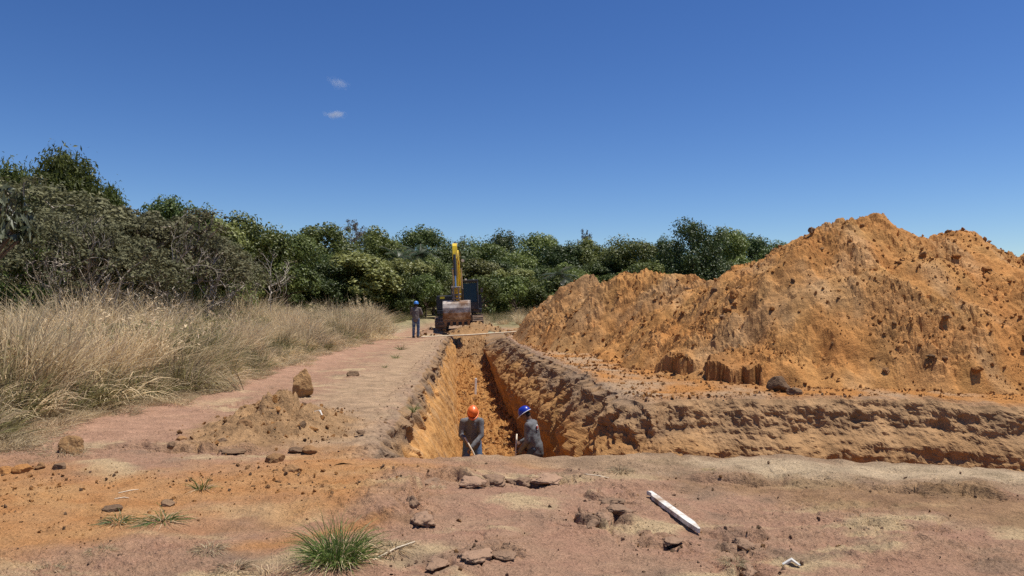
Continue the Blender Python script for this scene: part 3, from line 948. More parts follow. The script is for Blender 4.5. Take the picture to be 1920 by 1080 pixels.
# ================================================================ TREES
def tubes_np(segs, sides=5):
    """tapered branch segments (p0, p1, r0, r1) -> V, F"""
    p0 = np.array([s[0] for s in segs], float); p1 = np.array([s[1] for s in segs], float)
    r0 = np.array([s[2] for s in segs], float); r1 = np.array([s[3] for s in segs], float)
    t = p1 - p0; t /= np.linalg.norm(t, axis=1, keepdims=True) + 1e-9
    a = np.cross(t, np.array((0.21, 0.37, 0.9))); a /= np.linalg.norm(a, axis=1, keepdims=True) + 1e-9
    b = np.cross(t, a)
    an = np.arange(sides) * 2 * np.pi / sides
    ring = np.cos(an)[None, :, None] * a[:, None, :] + np.sin(an)[None, :, None] * b[:, None, :]
    V = np.concatenate([p0[:, None, :] + ring * r0[:, None, None], p1[:, None, :] + ring * r1[:, None, None]], 1)
    n = len(segs); base = (np.arange(n) * 2 * sides)[:, None]; k = np.arange(sides)[None, :]; k2 = (k + 1) % sides
    F = np.stack([base + k, base + k2, base + sides + k2, base + sides + k], -1).reshape(-1, 4)
    return V.reshape(-1, 3), F


def unit(v):
    return v / (np.linalg.norm(v, axis=-1, keepdims=True) + 1e-9)


def leaves_np(P, N, size, aspect, rng, tint, droop=0.0):
    """one kite-shaped leaf (or spray of leaves) at each point P, facing roughly N"""
    n = len(P)
    N = unit(N + 0.75 * rng.randn(n, 3))
    ax = unit(np.cross(N, rng.randn(n, 3)))
    ax[:, 2] -= droop; ax = unit(ax)
    sd_ = unit(np.cross(N, ax))
    l = (size * (0.6 + 0.8 * rng.rand(n)))[:, None]; w = l * aspect
    V = np.stack([P - ax * l * 0.5, P + sd_ * w * 0.5 + ax * l * 0.05, P + ax * l * 0.5, P - sd_ * w * 0.5 + ax * l * 0.05 + N * l * 0.08], 1).reshape(-1, 3)
    F = np.arange(n * 4).reshape(n, 4)
    return V, F, np.repeat(tint, 4)


def clumps(lobes, per_lobe, leaves_per, rng, sub=0.42, flat=1.0):
    """leaves gathered in small tufts on the outside of larger lobes"""
    P, N, T = [], [], []
    for (c, r) in lobes:
        lt = rng.rand()
        d = unit(rng.randn(per_lobe, 3)); d[:, 2] = np.where(d[:, 2] < -0.35, -d[:, 2], d[:, 2])
        cc = np.array(c) + d * np.array(r) * (0.55 + 0.45 * rng.rand(per_lobe, 1))
        rr = np.mean(r) * sub * (0.6 + 0.7 * rng.rand(per_lobe))
        for k in range(per_lobe):
            e = unit(rng.randn(leaves_per, 3)); q = (0.35 + 0.65 * rng.rand(leaves_per, 1) ** 0.5)
            P.append(cc[k] + e * rr[k] * q * np.array((1, 1, flat)))
            N.append(e * 0.9 + d[k] * 0.7 + np.array((0, 0, 0.35)))
            T.append(np.clip(0.25 * lt + 0.3 * rng.rand() + 0.45 * rng.rand(leaves_per), 0, 1))
    return np.concatenate(P), np.concatenate(N), np.concatenate(T)


def grow(p, d, ln, r, depth, rng, segs, tips, kids=(2, 3), spread=0.55, up=0.1, shrink=0.75, wob=0.18):
    """branching limbs"""
    n = 3
    for i in range(n):
        d2 = d + wob * rng.randn(3) + np.array((0, 0, up)); d2 /= np.linalg.norm(d2)
        q = p + d2 * ln / n
        segs.append((p.copy(), q.copy(), r * (1 - 0.3 * i / n), r * (1 - 0.3 * (i + 1) / n)))
        p, d = q, d2
    if depth == 0:
        tips.append((p, d)); return
    for k in range(rng.randint(kids[0], kids[1] + 1)):
        d2 = d + spread * rng.randn(3) * np.array((1, 1, 0.6)); d2 /= np.linalg.norm(d2)
        grow(p, d2, ln * shrink * (0.75 + 0.5 * rng.rand()), r * 0.66, depth - 1, rng, segs, tips, kids, spread, up, shrink, wob)


BARK = plain_mat('bark', (0.17, 0.13, 0.10), 0.9, var=0.4, scale=9, spec=0.1)
BARKP = plain_mat('pale_bark', (0.40, 0.34, 0.27), 0.9, var=0.35, scale=6, spec=0.1)
L_DARK = leaf_mat('leaves_dark', (0.028, 0.048, 0.011), (0.135, 0.172, 0.045), 0.2, 0.45)
L_MID = leaf_mat('leaves_mid', (0.045, 0.068, 0.015), (0.215, 0.25, 0.062), 0.25, 0.45)
L_LIGHT = leaf_mat('leaves_light', (0.065, 0.085, 0.02), (0.33, 0.34, 0.11), 0.3, 0.45)
L_OLIVE = leaf_mat('leaves_olive', (0.050, 0.054, 0.025), (0.215, 0.20, 0.105), 0.2, 0.7, 0.3, 0.15)
L_GREY = leaf_mat('leaves_grey', (0.10, 0.085, 0.06), (0.24, 0.20, 0.14), 0.2, 0.8, 0.3, 0.1)
L_BAMB = leaf_mat('leaves_bamboo', (0.035, 0.058, 0.010), (0.16, 0.20, 0.042), 0.35, 0.5)
L_BIG = leaf_mat('leaves_big', (0.030, 0.040, 0.016), (0.16, 0.165, 0.085), 0.15, 0.4, 0.3, 0.5)


def tree_meshes(kind, seed):
    """(trunk V,F), (leaf V,F,tint), trunk material, leaf material, height, width of one kind of tree"""
    rng = np.random.RandomState(seed)
    segs, tips = [], []
    if kind in ('broad', 'dark', 'light', 'round', 'bush'):
        H = {'broad': 10, 'dark': 10, 'light': 8, 'round': 11, 'bush': 3.2}[kind]
        W = {'broad': 9.5, 'dark': 9, 'light': 6.5, 'round': 9.5, 'bush': 4.2}[kind]
        lobes = []
        nl = {'broad': 30, 'dark': 30, 'light': 24, 'round': 34, 'bush': 14}[kind]
        zc = 0.54 * H if kind != 'bush' else 0.45 * H
        for i in range(nl):
            a = rng.rand() * 2 * np.pi; e = math.asin(rng.uniform(-0.75, 1.0))
            q = 0.62 + 0.17 * rng.rand()
            c = (W * 0.5 * q * math.cos(e) * math.cos(a), W * 0.5 * q * math.cos(e) * math.sin(a), zc + (H - zc) * 0.80 * math.sin(e) * (1.0 if e > 0 else 1.05) + rng.randn() * 0.03 * H)
            r = W * rng.uniform(0.16, 0.25)
            lobes.append((c, np.array((r, r, r * 0.85))))
            tips.append(c)
        segs.append((np.array((0, 0, -0.5)), np.array((0.1, 0, H * 0.3)), 0.032 * H, 0.024 * H))
        for c in tips[::2]:
            m = np.array((c[0] * 0.35, c[1] * 0.35, H * 0.3 + (c[2] - H * 0.3) * 0.6)) if c[2] > H * 0.35 else np.array((c[0] * .5, c[1] * .5, max(c[2] * .8, .2 * H)))
            segs.append((np.array((0.1, 0, H * 0.28)), m, 0.016 * H, 0.011 * H)); segs.append((m, np.array(c), 0.011 * H, 0.003 * H))
        per, lp, size, asp = {'broad': (13, 54, 0.30, 0.55), 'dark': (13, 52, 0.29, 0.55), 'light': (12, 54, 0.32, 0.5), 'round': (14, 52, 0.28, 0.55), 'bush': (12, 46, 0.20, 0.45)}[kind]
        P, N, T = clumps(lobes, per, lp, rng)
        mat = {'broad': L_MID, 'dark': L_DARK, 'light': L_LIGHT, 'round': L_DARK, 'bush': L_MID}[kind]
        lv = leaves_np(P, N, size, asp, rng, T)
        return tubes_np(segs), lv, BARK, mat, H, W
    if kind == 'thicket':
        H, W = 6.0, 9.0
        for k in range(6):
            a = k * 1.05 + rng.rand() * 0.6
            d = np.array((math.cos(a) * 0.75, math.sin(a) * 0.75, 0.75))
            grow(np.array((0.25 * math.cos(a), 0.25 * math.sin(a), -0.3)), unit(d), 2.0, 0.12, 4, rng, segs, tips, (2, 3), 0.55, 0.05, 0.70, 0.2)
        tp = np.array([t[0] for t in tips])
        s = np.array((W * 0.5 / np.abs(tp[:, 0]).max(), W * 0.5 / np.abs(tp[:, 1]).max(), 0.97 * H / tp[:, 2].max()))
        segs = [(a * s, b * s, r0, r1) for a, b, r0, r1 in segs]
        tp = tp * s
        # fill an umbrella-shaped shell with fine tufts
        n = 360
        a = rng.rand(n) * 2 * np.pi; q = np.sqrt(rng.rand(n)) * W * 0.52
        z = H * (0.98 - 0.36 * (q / (W * 0.5)) ** 2) - np.abs(rng.randn(n)) * 0.45
        ex = np.stack([q * np.cos(a), q * np.sin(a), z], 1)
        cen = np.concatenate([tp[tp[:, 2] > 0.66 * H], ex])
        cen = cen[rng.permutation(len(cen))[:600]]
        lob = [(c, np.array((0.42, 0.42, 0.22))) for c in cen]
        P, N, T = clumps(lob, 3, 17, rng, 0.8, 0.6)
        lv = leaves_np(P, N + np.array((0, 0, .5)), 0.15, 0.5, rng, T)
        return tubes_np(segs, 5), lv, BARKP, L_OLIVE, H, W
    if kind == 'grey':
        H, W = 10.0, 8.0
        segs.append((np.array((0, 0, -0.5)), np.array((0.2, 0.1, 4.0)), 0.28, 0.2))
        for k in range(5):
            a = k * 1.26 + rng.rand() * 0.5
            grow(np.array((0.2, 0.1, 4.0)), unit(np.array((math.cos(a) * 0.8, math.sin(a) * 0.8, 0.8))), 2.6, 0.14, 4, rng, segs, tips, (2, 3), 0.5, 0.06, 0.72)
        tp = np.array([t[0] for t in tips]); s = np.array((W * .5 / np.abs(tp[:, 0]).max(), W * .5 / np.abs(tp[:, 1]).max(), 1)); s[2] = H / tp[:, 2].max()
        segs = [(a * s, b * s, r0, r1) for a, b, r0, r1 in segs]; tp = tp * s
        lob = [(c, np.array((0.5, 0.5, 0.28))) for c in tp[::1]]
        P, N, T = clumps(lob, 2, 12, rng, 0.8, 0.6)
        lv = leaves_np(P, N, 0.24, 0.5, rng, T)
        return tubes_np(segs, 4), lv, BARKP, L_GREY, H, W
    if kind == 'bare':
        H, W = 6.0, 3.6
        lean = 0.12
        p = np.array((0, 0, -0.3))
        for i in range(6):
            q = p + np.array((lean + 0.04 * rng.randn(), 0.05 * rng.randn(), 0.62)); segs.append((p, q, 0.10 - 0.011 * i, 0.089 - 0.011 * i))
            if i >= 2:
                for k in range(2):
                    a = rng.rand() * 6.28
                    grow(q.copy(), unit(np.array((math.cos(a), math.sin(a), 0.45))), 1.1, 0.038, 3, rng, segs, tips, (2, 3), 0.5, 0.08, 0.7)
            p = q
        grow(p, np.array((0.1, 0, 1.0)), 0.9, 0.04, 3, rng, segs, tips, (2, 3), 0.5, 0.08, 0.7)
        tp = np.array([t[0] for t in tips]); s = np.array((1, 1, H / tp[:, 2].max()))
        segs = [(a * s, b * s, r0, r1) for a, b, r0, r1 in segs]; tp = tp * s
        lob = [(c, np.array((0.25, 0.25, 0.2))) for c in tp[::2]]
        P, N, T = clumps(lob, 1, 7, rng, 0.8)
        return tubes_np(segs, 5), leaves_np(P, N, 0.13, 0.5, rng, T), BARKP, L_OLIVE, H, W
    if kind == 'bamboo':
        H, W = 9.0, 9.0
        P, N, T = [], [], []
        for k in range(70):
            a = rng.rand() * 6.283; R = W * 0.5 * math.sqrt(rng.rand()); h = H * (1.0 - 0.5 * (R / (W * .5)) ** 1.6) * rng.uniform(0.84, 1.0)
            pts = []
            for i in range(9):
                t = i / 8
                pts.append(np.array((math.cos(a) * R * t ** 1.8, math.sin(a) * R * t ** 1.8, h * math.sin(min(t * 1.25, 1.18) * math.pi / 2) if t < .94 else h * 0.93)))
            for i in range(8):
                segs.append((pts[i], pts[i + 1], 0.05 * (1 - i / 9), 0.05 * (1 - (i + 1) / 9)))
            for i in range(2, 9):
                m = 84
                c = pts[i] + rng.randn(1, 3) * 0.25
                e = rng.randn(m, 3) * np.array((0.5, 0.5, 0.36)) * (1.15 - 0.05 * i)
                P.append(c + e); N.append(unit(e) + np.array((0, 0, .6))); T.append(np.clip(0.3 * rng.rand() + 0.7 * rng.rand(m), 0, 1))
        lv = leaves_np(np.concatenate(P), np.concatenate(N), 0.29, 0.32, rng, np.concatenate(T), 0.35)
        return tubes_np(segs, 4), lv, plain_mat('bamboo_cane', (0.16, 0.15, 0.06), 0.5), L_BAMB, H, W
    if kind == 'bigleaf':
        H, W = 4.6, 3.6
        segs.append((np.array((0, 0, -0.3)), np.array((0, 0, 2.4)), 0.12, 0.08))
        P, N, T = [], [], []
        for k in range(95):
            d = unit(rng.randn(3)); d[2] = abs(d[2]) * 0.9 - 0.25
            c = np.array((0, 0, 3.2)) + d * np.array((W * .46, W * .46, 1.35)) * (0.7 + .3 * rng.rand())
            segs.append((np.array((0, 0, 2.2)), c, 0.03, 0.01))
            m = 15
            an = np.arange(m) * 2.4
            o = np.stack([np.cos(an) * .17, np.sin(an) * .17, -0.03 - 0.05 * rng.rand(m)], 1)
            P.append(c + o); N.append(np.stack([np.cos(an) * .5, np.sin(an) * .5, np.ones(m)], 1) + d * .6); T.append(np.clip(rng.rand(m), 0, 1))
        lv = leaves_np(np.concatenate(P), np.concatenate(N), 0.34, 0.34, rng, np.concatenate(T), 0.5)
        return tubes_np(segs, 5), lv, BARK, L_BIG, H, W
    if kind == 'palm':
        H, W = 9.0, 4.4
        for i in range(6):
            segs.append((np.array((0.05 * i, 0, 1.15 * i - 0.4)), np.array((0.05 * i + .05, 0, 1.15 * i + 0.75)), 0.16, 0.15))
        top = np.array((0.3, 0, 6.6))
        V, T = [], []
        for k in range(26):
            a = k * 2.4; el = rng.uniform(-0.35, 1.25); L = rng.uniform(2.0, 2.7)
            pr = top.copy(); d = np.array((math.cos(a) * math.cos(el), math.sin(a) * math.cos(el), math.sin(el)))
            for i in range(14):
                d = d + np.array((0, 0, -0.085)); d /= np.linalg.norm(d)
                q = pr + d * L / 14
                if i % 3 == 0:
                    segs.append((pr, q + d * L / 7, 0.022, 0.014))
                s = np.cross(d, (0, 0, 1)); s /= np.linalg.norm(s) + 1e-6
                ll = 0.62 * math.sin(math.pi * (0.12 + 0.86 * i / 14)) + 0.12
                for sg in (-1, 1):
                    tip = q + s * sg * ll + d * 0.22 + np.array((0, 0, -0.30 * ll))
                    V += [q - d * .05, q + d * .07, tip + d * .02, tip - d * .02]; T += [rng.rand()] * 4
                pr = q
        V = np.array(V)
        return tubes_np(segs, 6), (V, np.arange(len(V)).reshape(-1, 4), np.array(T)), BARK, leaf_mat('leaves_palm', (0.02, 0.034, 0.014), (0.085, 0.11, 0.05), 0.2, 0.4), H, W


PROTO = {}


def tree_proto(kind, var):
    key = (kind, var)
    if key not in PROTO:
        (tv, tf), (lv, lf, lt), bm_, lm, H, W = tree_meshes(kind, 100 + var * 17 + len(kind) * 31)
        t = np_mesh('trunk', tv, tf, True); t.materials.append(bm_)
        c = np_mesh('crown', lv, lf, False, tint=lt); c.materials.append(lm)
        PROTO[key] = (t, c, H, W)
    return PROTO[key]


def place(name, kind, var, px, py, D, wpx, label, group=None, cat='tree', mat=None):
    """a tree whose top shows at px, py when it stands D metres out and is wpx wide"""
    t, c, H, W = tree_proto(kind, var)
    x, y, ztop = at(px, py, D)
    z0 = float(G(np.array([x]), np.array([y]))[0])
    sz = (ztop - z0) / H; sx = (wpx / FPX * D) / W
    e = empty(name, (x, y, z0), (0, 0, random.random() * 6.283), (sx, sx, sz))
    link('trunk', t, None, e); link('crown', c, None, e)
    tag(e, label, cat, group)
    return e


FG = 'trees of the forest edge behind the field'
TG = 'dry thicket trees on the left'
place('broadleaf_tree', 'bigleaf', 0, -30, 280, 13.5, 190, 'large-leaved tree cut by the left edge of the photo', None)
place('bamboo_clump', 'bamboo', 0, 120, 268, 36, 250, 'tall feathery bamboo clump with the highest plume on the left', 'bamboo behind the thicket', 'bamboo')
place('bamboo_clump', 'bamboo', 1, 205, 345, 37, 170, 'lower feathery bamboo clump sloping down right of the tallest bamboo', 'bamboo behind the thicket', 'bamboo')
place('bamboo_clump', 'bamboo', 0, 30, 296, 40, 190, 'dark feathery bamboo clump at the far left behind the large leaves', 'bamboo behind the thicket', 'bamboo')
place('thicket_tree', 'thicket', 0, 40, 342, 24, 560, 'brownish umbrella-shaped thicket tree at the far left above the tall grass', TG)
place('thicket_tree', 'thicket', 1, 215, 386, 26, 470, 'brownish umbrella thicket tree with forking pale branches below the bamboo', TG)
place('thicket_tree', 'thicket', 0, 335, 428, 30, 300, 'brownish thicket tree at the right end of the dry thicket', TG)
place('thicket_tree', 'thicket', 2, 110, 400, 20, 420, 'nearest brownish thicket tree with low bare branches over the grass', TG)
for k, (px, py, D, w, lb) in enumerate(((95, 395, 19, 120, 'pale leafless branches rising from the grass at the far left'), (200, 405, 20, 130, 'pale leafless forked tree in front of the dry thicket'), (300, 425, 22, 130, 'pale leafless tree leaning right in front of the dry thicket'), (375, 470, 25, 80, 'small leafless tree at the right end of the dry thicket'))):
    place('bare_tree', 'bare', 2 + k % 2, px, py, D, w, lb, 'leafless trees by the thicket')
place('green_bush', 'bush', 0, 30, 478, 20, 190, 'dark green bush at the left edge between thicket and dry grass', None, 'bush')
place('green_bush', 'bush', 1, 285, 500, 29, 150, 'dark green bush under the branches of the dry thicket', None, 'bush')
place('green_bush', 'bush', 0, 405, 495, 34, 140, 'dark green bush right of the dry thicket behind the tall pale grass', None, 'bush')
place('broadleaf_tree', 'broad', 0, 312, 394, 58, 150, 'dark green treetop showing just right of the bamboo', FG)
place('broadleaf_tree', 'dark', 0, 365, 406, 62, 140, 'dark treetop on the skyline between bamboo and bright green tree', FG)
place('broadleaf_tree', 'light', 0, 425, 432, 42, 130, 'bright green tree beside the right end of the dry thicket', FG)
place('broadleaf_tree', 'broad', 1, 455, 414, 48, 170, 'glossy green tree with rounded top left of the bare pale tree', FG)
place('broadleaf_tree', 'broad', 2, 535, 438, 50, 140, 'green tree directly behind the bare pale-trunked tree', FG)
place('bare_tree', 'bare', 0, 508, 470, 36, 110, 'bare tree with pale leaning trunk and thin branches above the grass', None)
place('bare_tree', 'bare', 1, 448, 490, 35, 70, 'small bare forking tree left of the pale leaning trunk', None)
place('broadleaf_tree', 'broad', 0, 610, 438, 66, 170, 'broad dark green tree right of the bare pale tree', FG)
place('broadleaf_tree', 'light', 1, 655, 475, 60, 170, 'light green tree in front of the grey dry crown', FG)
place('dry_tree', 'grey', 0, 677, 418, 96, 85, 'grey dry rounded crown rising above the forest left of the palms', None)
place('broadleaf_tree', 'broad', 1, 705, 437, 76, 130, 'green tree below and right of the grey dry crown', FG)
place('palm_tree', 'palm', 0, 742, 448, 72, 70, 'palm with drooping fronds left of the taller palm', 'palms in the forest edge', 'palm')
place('palm_tree', 'palm', 1, 783, 440, 74, 76, 'palm with raised frond right of the other palm near the excavator', 'palms in the forest edge', 'palm')
place('broadleaf_tree', 'dark', 1, 795, 433, 88, 135, 'dark round-topped tree left of the excavator boom', FG)
place('broadleaf_tree', 'light', 2, 760, 487, 66, 110, 'light green young tree in front of the palms', FG)
place('broadleaf_tree', 'light', 0, 812, 492, 70, 80, 'light green young tree just left of the excavator boom', FG)
place('dry_tree', 'grey', 1, 861, 446, 108, 62, 'flat-topped grey tree on the skyline directly above the excavator boom', None)
place('broadleaf_tree', 'light', 1, 885, 488, 74, 110, 'light green tree right behind the excavator boom', FG)
place('broadleaf_tree', 'broad', 2, 905, 456, 92, 130, 'green tree above the excavator cab', FG)
place('broadleaf_tree', 'dark', 0, 950, 447, 100, 110, 'dark bumpy treetop on the skyline right of the excavator', FG)
place('broadleaf_tree', 'light', 2, 960, 505, 72, 100, 'light green low tree between excavator cab and far soil heap', FG)
place('broadleaf_tree', 'broad', 0, 1010, 454, 92, 130, 'green tree above the left end of the far soil heap', FG)
place('broadleaf_tree', 'dark', 1, 1060, 462, 84, 110, 'dark tree left of the tree with the grey tuft', FG)
place('dry_tree', 'grey', 0, 1101, 436, 112, 58, 'small grey-brown crown poking above the skyline over the far soil heap', None)
place('broadleaf_tree', 'broad', 1, 1102, 456, 88, 120, 'green tree beneath the small grey-brown crown', FG)
place('broadleaf_tree', 'broad', 2, 1183, 452, 80, 130, 'rounded green tree above the middle of the far soil heap', FG)
place('broadleaf_tree', 'dark', 0, 1255, 456, 80, 90, 'green treetop just left of the large dark tree', FG)
place('broadleaf_tree', 'round', 0, 1298, 434, 66, 135, 'large dark dome-shaped tree standing highest right of the excavator', FG)
place('broadleaf_tree', 'broad', 0, 1362, 446, 76, 130, 'green tree right of the large dark dome-shaped tree', FG)
place('broadleaf_tree', 'dark', 1, 1412, 449, 84, 120, 'dark tree partly behind the left shoulder of the big soil heap', FG)
place('dry_tree', 'grey', 1, 1420, 444, 100, 46, 'thin grey twiggy crown just left of the big soil heap', None)
place('broadleaf_tree', 'broad', 1, 1462, 462, 80, 110, 'last tree on the right touching the slope of the big soil heap', FG)
place('palm_tree', 'palm', 0, 1052, 488, 66, 70, 'dark palm just above the left end of the far soil heap', 'palms in the forest edge', 'palm')
place('green_bush', 'bush', 1, 1225, 500, 62, 90, 'bright green bush behind the crest of the far soil heap', None, 'bush')
def behind(px):
    for lim, ph in ((0, 'beyond the left edge tree'), (90, 'behind the far-left thicket tree'), (190, 'behind the thicket below the bamboo'), (290, 'behind the middle of the thicket'), (360, 'behind the right end of the thicket'), (420, 'left of the bright green tree'), (500, 'left of the bare pale tree'), (545, 'right behind the bare pale tree'),
                    (600, 'a little right of the bare pale tree'), (650, 'left below the grey dry crown'), (695, 'under the grey dry crown'), (735, 'left of the palms'), (790, 'under the palms'), (835, 'left of the excavator boom'), (865, 'straight behind the excavator boom'), (905, 'behind the excavator cab'), (945, 'just right of the excavator'), (985, 'above the right-hand straw grass'),
                    (1035, 'above the left end of the far heap'), (1080, 'by the lone palm over the far heap'), (1125, 'under the small grey-brown crown'), (1170, 'above the first crest of the far heap'), (1220, 'above the middle crest of the far heap'), (1275, 'left of the dome-shaped tree'), (1345, 'under the dome-shaped tree'), (1400, 'right of the dome-shaped tree'), (1450, 'by the left shoulder of the near heap'), (9999, 'behind the near heap')):
        if px < lim: return ph


INF = 'dense green tree filling the lower forest edge behind the front trees'
for i, (px, py, D, w, k) in enumerate([(480, 470, 56, 150, 'dark'), (570, 470, 60, 150, 'broad'), (625, 500, 58, 130, 'dark'), (690, 490, 68, 130, 'broad'), (730, 470, 80, 120, 'dark'),
                                       (840, 470, 84, 120, 'dark'), (845, 505, 78, 100, 'broad'), (925, 490, 80, 120, 'dark'), (980, 480, 86, 120, 'broad'), (1010, 505, 78, 110, 'dark'), (1060, 500, 76, 110, 'broad'),
                                       (1110, 500, 78, 120, 'dark'), (1150, 490, 80, 110, 'broad'), (1215, 495, 76, 120, 'dark'), (1260, 500, 72, 110, 'broad'), (1330, 490, 68, 120, 'dark'), (1385, 490, 72, 120, 'broad'), (1440, 490, 74, 120, 'dark'),
                                       (1520, 480, 80, 150, 'broad'), (395, 450, 66, 140, 'dark'), (330, 440, 64, 150, 'broad'), (240, 430, 60, 180, 'dark'), (140, 420, 50, 220, 'dark'), (30, 420, 46, 240, 'broad'), (-90, 380, 40, 300, 'dark')]):
    place('broadleaf_tree', k, i % 3 if k == 'broad' else i % 2, px, py, D, w, 'dense green tree low in the forest edge, ' + behind(px), 'trees filling the lower forest edge')
for i in range(22):
    px = 300 + i * 62 + random.uniform(-15, 15)
    place('broadleaf_tree', 'dark', i % 2, px, random.uniform(478, 492), random.uniform(108, 122), 130, 'dark tree deep in the forest, ' + behind(px), 'trees deep in the forest')
INB = 'low green bush at the foot of the forest edge behind the field'
for i in range(26):
    px = 430 + i * 42 + random.uniform(-14, 14)
    D = np.interp(px, [430, 700, 1500], [50, 64, 66]) + random.uniform(-3, 3)
    place('green_bush', 'bush', i % 2, px, random.uniform(518, 534), D, random.uniform(70, 105), 'low green bush at the forest foot, ' + behind(px), 'bushes at the foot of the forest edge', 'bush')

# ================================================================ GRASS
STRAW = leaf_mat('straw', (0.44, 0.32, 0.165), (0.88, 0.72, 0.46), 0.45, 0.6, 0.2, 0.25)
STRAWD = leaf_mat('straw_dull', (0.28, 0.215, 0.12), (0.66, 0.53, 0.33), 0.38, 0.7, 0.2, 0.15)
WEED = leaf_mat('weed_green', (0.12, 0.11, 0.042), (0.38, 0.34, 0.155), 0.38, 0.6, 0.4, 0.2)
GREEN = leaf_mat('grass_green', (0.045, 0.075, 0.014), (0.19, 0.25, 0.065), 0.3, 0.45, 0.3, 0.3)


def blades(n, h, spread, lean, width, rng, nseg=4, lean_dir=None, droop=0.5, jitter=0.35):
    """ribbons that rise from a tussock and arch outward"""
    a = rng.rand(n) * 2 * np.pi; r = spread * np.sqrt(rng.rand(n))
    p = np.stack([r * np.cos(a), r * np.sin(a), -0.03 + 0 * r], 1)
    out = np.stack([np.cos(a), np.sin(a), 0 * a], 1) * (0.3 + 0.7 * r / spread)[:, None] + jitter * rng.randn(n, 3)
    if lean_dir is not None:
        out = out * 0.35 + np.array(lean_dir)[None, :]
    out[:, 2] = 0
    L = h * (0.55 + 0.5 * rng.rand(n)); ln = lean * (0.4 + 1.2 * rng.rand(n))
    d = unit(np.concatenate([out[:, :2] * ln[:, None], np.ones((n, 1))], 1))
    sd_ = unit(np.cross(d, rng.randn(n, 3)))
    V = np.zeros((n, nseg + 1, 2, 3))
    for i in range(nseg + 1):
        w = width * (1 - i / nseg) ** 0.6 + 0.0012
        V[:, i, 0] = p - sd_ * w * 0.5; V[:, i, 1] = p + sd_ * w * 0.5
        d = unit(d + out * (droop * (i + 1) / nseg * ln / lean * 0.5)[:, None] + np.array((0, 0, -droop * 0.22 * i)) + 0.06 * rng.randn(n, 3))
        p = p + d * (L / nseg)[:, None]
        p[:, 2] = np.maximum(p[:, 2], 0.01)
    V = V.reshape(n, -1, 3)
    b = (np.arange(n) * (2 * (nseg + 1)))[:, None]; k = np.arange(nseg)[None, :] * 2
    F = np.stack([b + k, b + k + 1, b + k + 3, b + k + 2], -1).reshape(-1, 4)
    return V.reshape(-1, 3), F, np.repeat(np.clip(rng.rand(n) * 0.8 + 0.2 * rng.rand(), 0, 1), 2 * (nseg + 1))


def grass_mesh(name, *parts):
    """parts: (blade tuple, material)"""
    Vs, Fs, Ts, Ms = [], [], [], []
    off = 0; mats = []
    for (v, f, t), m in parts:
        Vs.append(v); Fs.append(f + off); Ts.append(t); off += len(v)
        if m not in mats: mats.append(m)
        Ms.append(np.full(len(f), mats.index(m), np.int32))
    me = np_mesh(name, np.concatenate(Vs), np.concatenate(Fs), False, tint=np.concatenate(Ts))
    for m in mats: me.materials.append(m)
    me.polygons.foreach_set('material_index', np.concatenate(Ms))
    return me


def R(s): return np.random.RandomState(s)


GS = []
for s in (1, 2, 3):      # 0-2 tall straw
    GS.append((grass_mesh('tall', (blades(170, 1.85, 0.34, 0.36, 0.021, R(s), 5, droop=.32), STRAW), (blades(70, 1.0, 0.5, 0.8, 0.02, R(s + 50)), STRAWD)), None))
for s in (4, 5):         # 3-4 bent straw
    GS.append((grass_mesh('bent', (blades(150, 1.25, 0.42, 0.75, 0.021, R(s), 5, droop=.7), STRAW), (blades(80, 0.7, 0.55, 1.2, 0.018, R(s + 50), droop=1.2), STRAWD)), None))
for s in (6, 7, 8):      # 5-7 green and straw mixed
    GS.append((grass_mesh('mixed', (blades(140, 1.3, 0.5, 0.5, 0.022, R(s), 4, droop=.35), WEED), (blades(60, 1.35, 0.4, 0.5, 0.010, R(s + 50)), STRAWD), (blades(40, 0.9, 0.5, 0.7, 0.02, R(s + 70)), GREEN)), None))
for s in (9, 10):        # 8-9 low dry litter
    GS.append((grass_mesh('litter', (blades(150, 0.5, 0.5, 1.6, 0.009, R(s), 4, droop=1.6), STRAWD), (blades(60, 0.45, 0.4, 1.2, 0.008, R(s + 50), droop=1.2), STRAW)), None))
for s in (11, 12):       # 10-11 twiggy weeds
    GS.append((grass_mesh('weeds', (blades(60, 1.2, 0.2, 0.6, 0.012, R(s), 4, droop=.2), plain_mat('weed_stem', (0.20, 0.15, 0.10), 0.9)), (blades(130, 1.0, 0.45, 0.8, 0.03, R(s + 50), 3), WEED)), None))

for s in (13,):          # 12 stiff stalks with pale plumes
    st_ = blades(26, 1.9, 0.3, 0.3, 0.012, R(s), 5, droop=.15)
    tips_ = st_[0].reshape(26, 12, 3)[:, 9]
    pv, pf, pt = leaves_np(np.repeat(tips_, 14, 0) + R(s + 1).randn(26 * 14, 3) * np.array((.035, .035, .13)), np.ones((26 * 14, 3)), 0.09, 0.22, R(s + 2), 0.5 + 0.5 * R(s + 3).rand(26 * 14))
    GS.append((grass_mesh('plumes', (st_, STRAW), ((pv, pf, pt), STRAW), (blades(60, 1.0, 0.4, 0.7, 0.02, R(s + 5)), STRAWD)), None))
for s in (14, 15):       # 13-14 leafy grey-green weeds
    q_ = R(s); nn = 620
    t_ = q_.rand(nn); an = q_.rand(nn) * 6.283; rr_ = 0.10 + 0.42 * q_.rand(nn) * (0.35 + t_)
    lp_ = np.stack([rr_ * np.cos(an), rr_ * np.sin(an), 0.12 + 1.15 * t_], 1)
    GS.append((grass_mesh('leafy', (leaves_np(lp_, np.stack([np.cos(an), np.sin(an), 0.8 + 0 * an], 1), 0.10, 0.35, q_, q_.rand(nn)), WEED), (blades(24, 1.3, 0.15, 0.45, 0.012, R(s + 3), 4, droop=.1), plain_mat('weed_stem', (0.20, 0.15, 0.10), 0.9))), None))
rg = R(77)
P, Rt, Sc, Ix = [], [], [], []


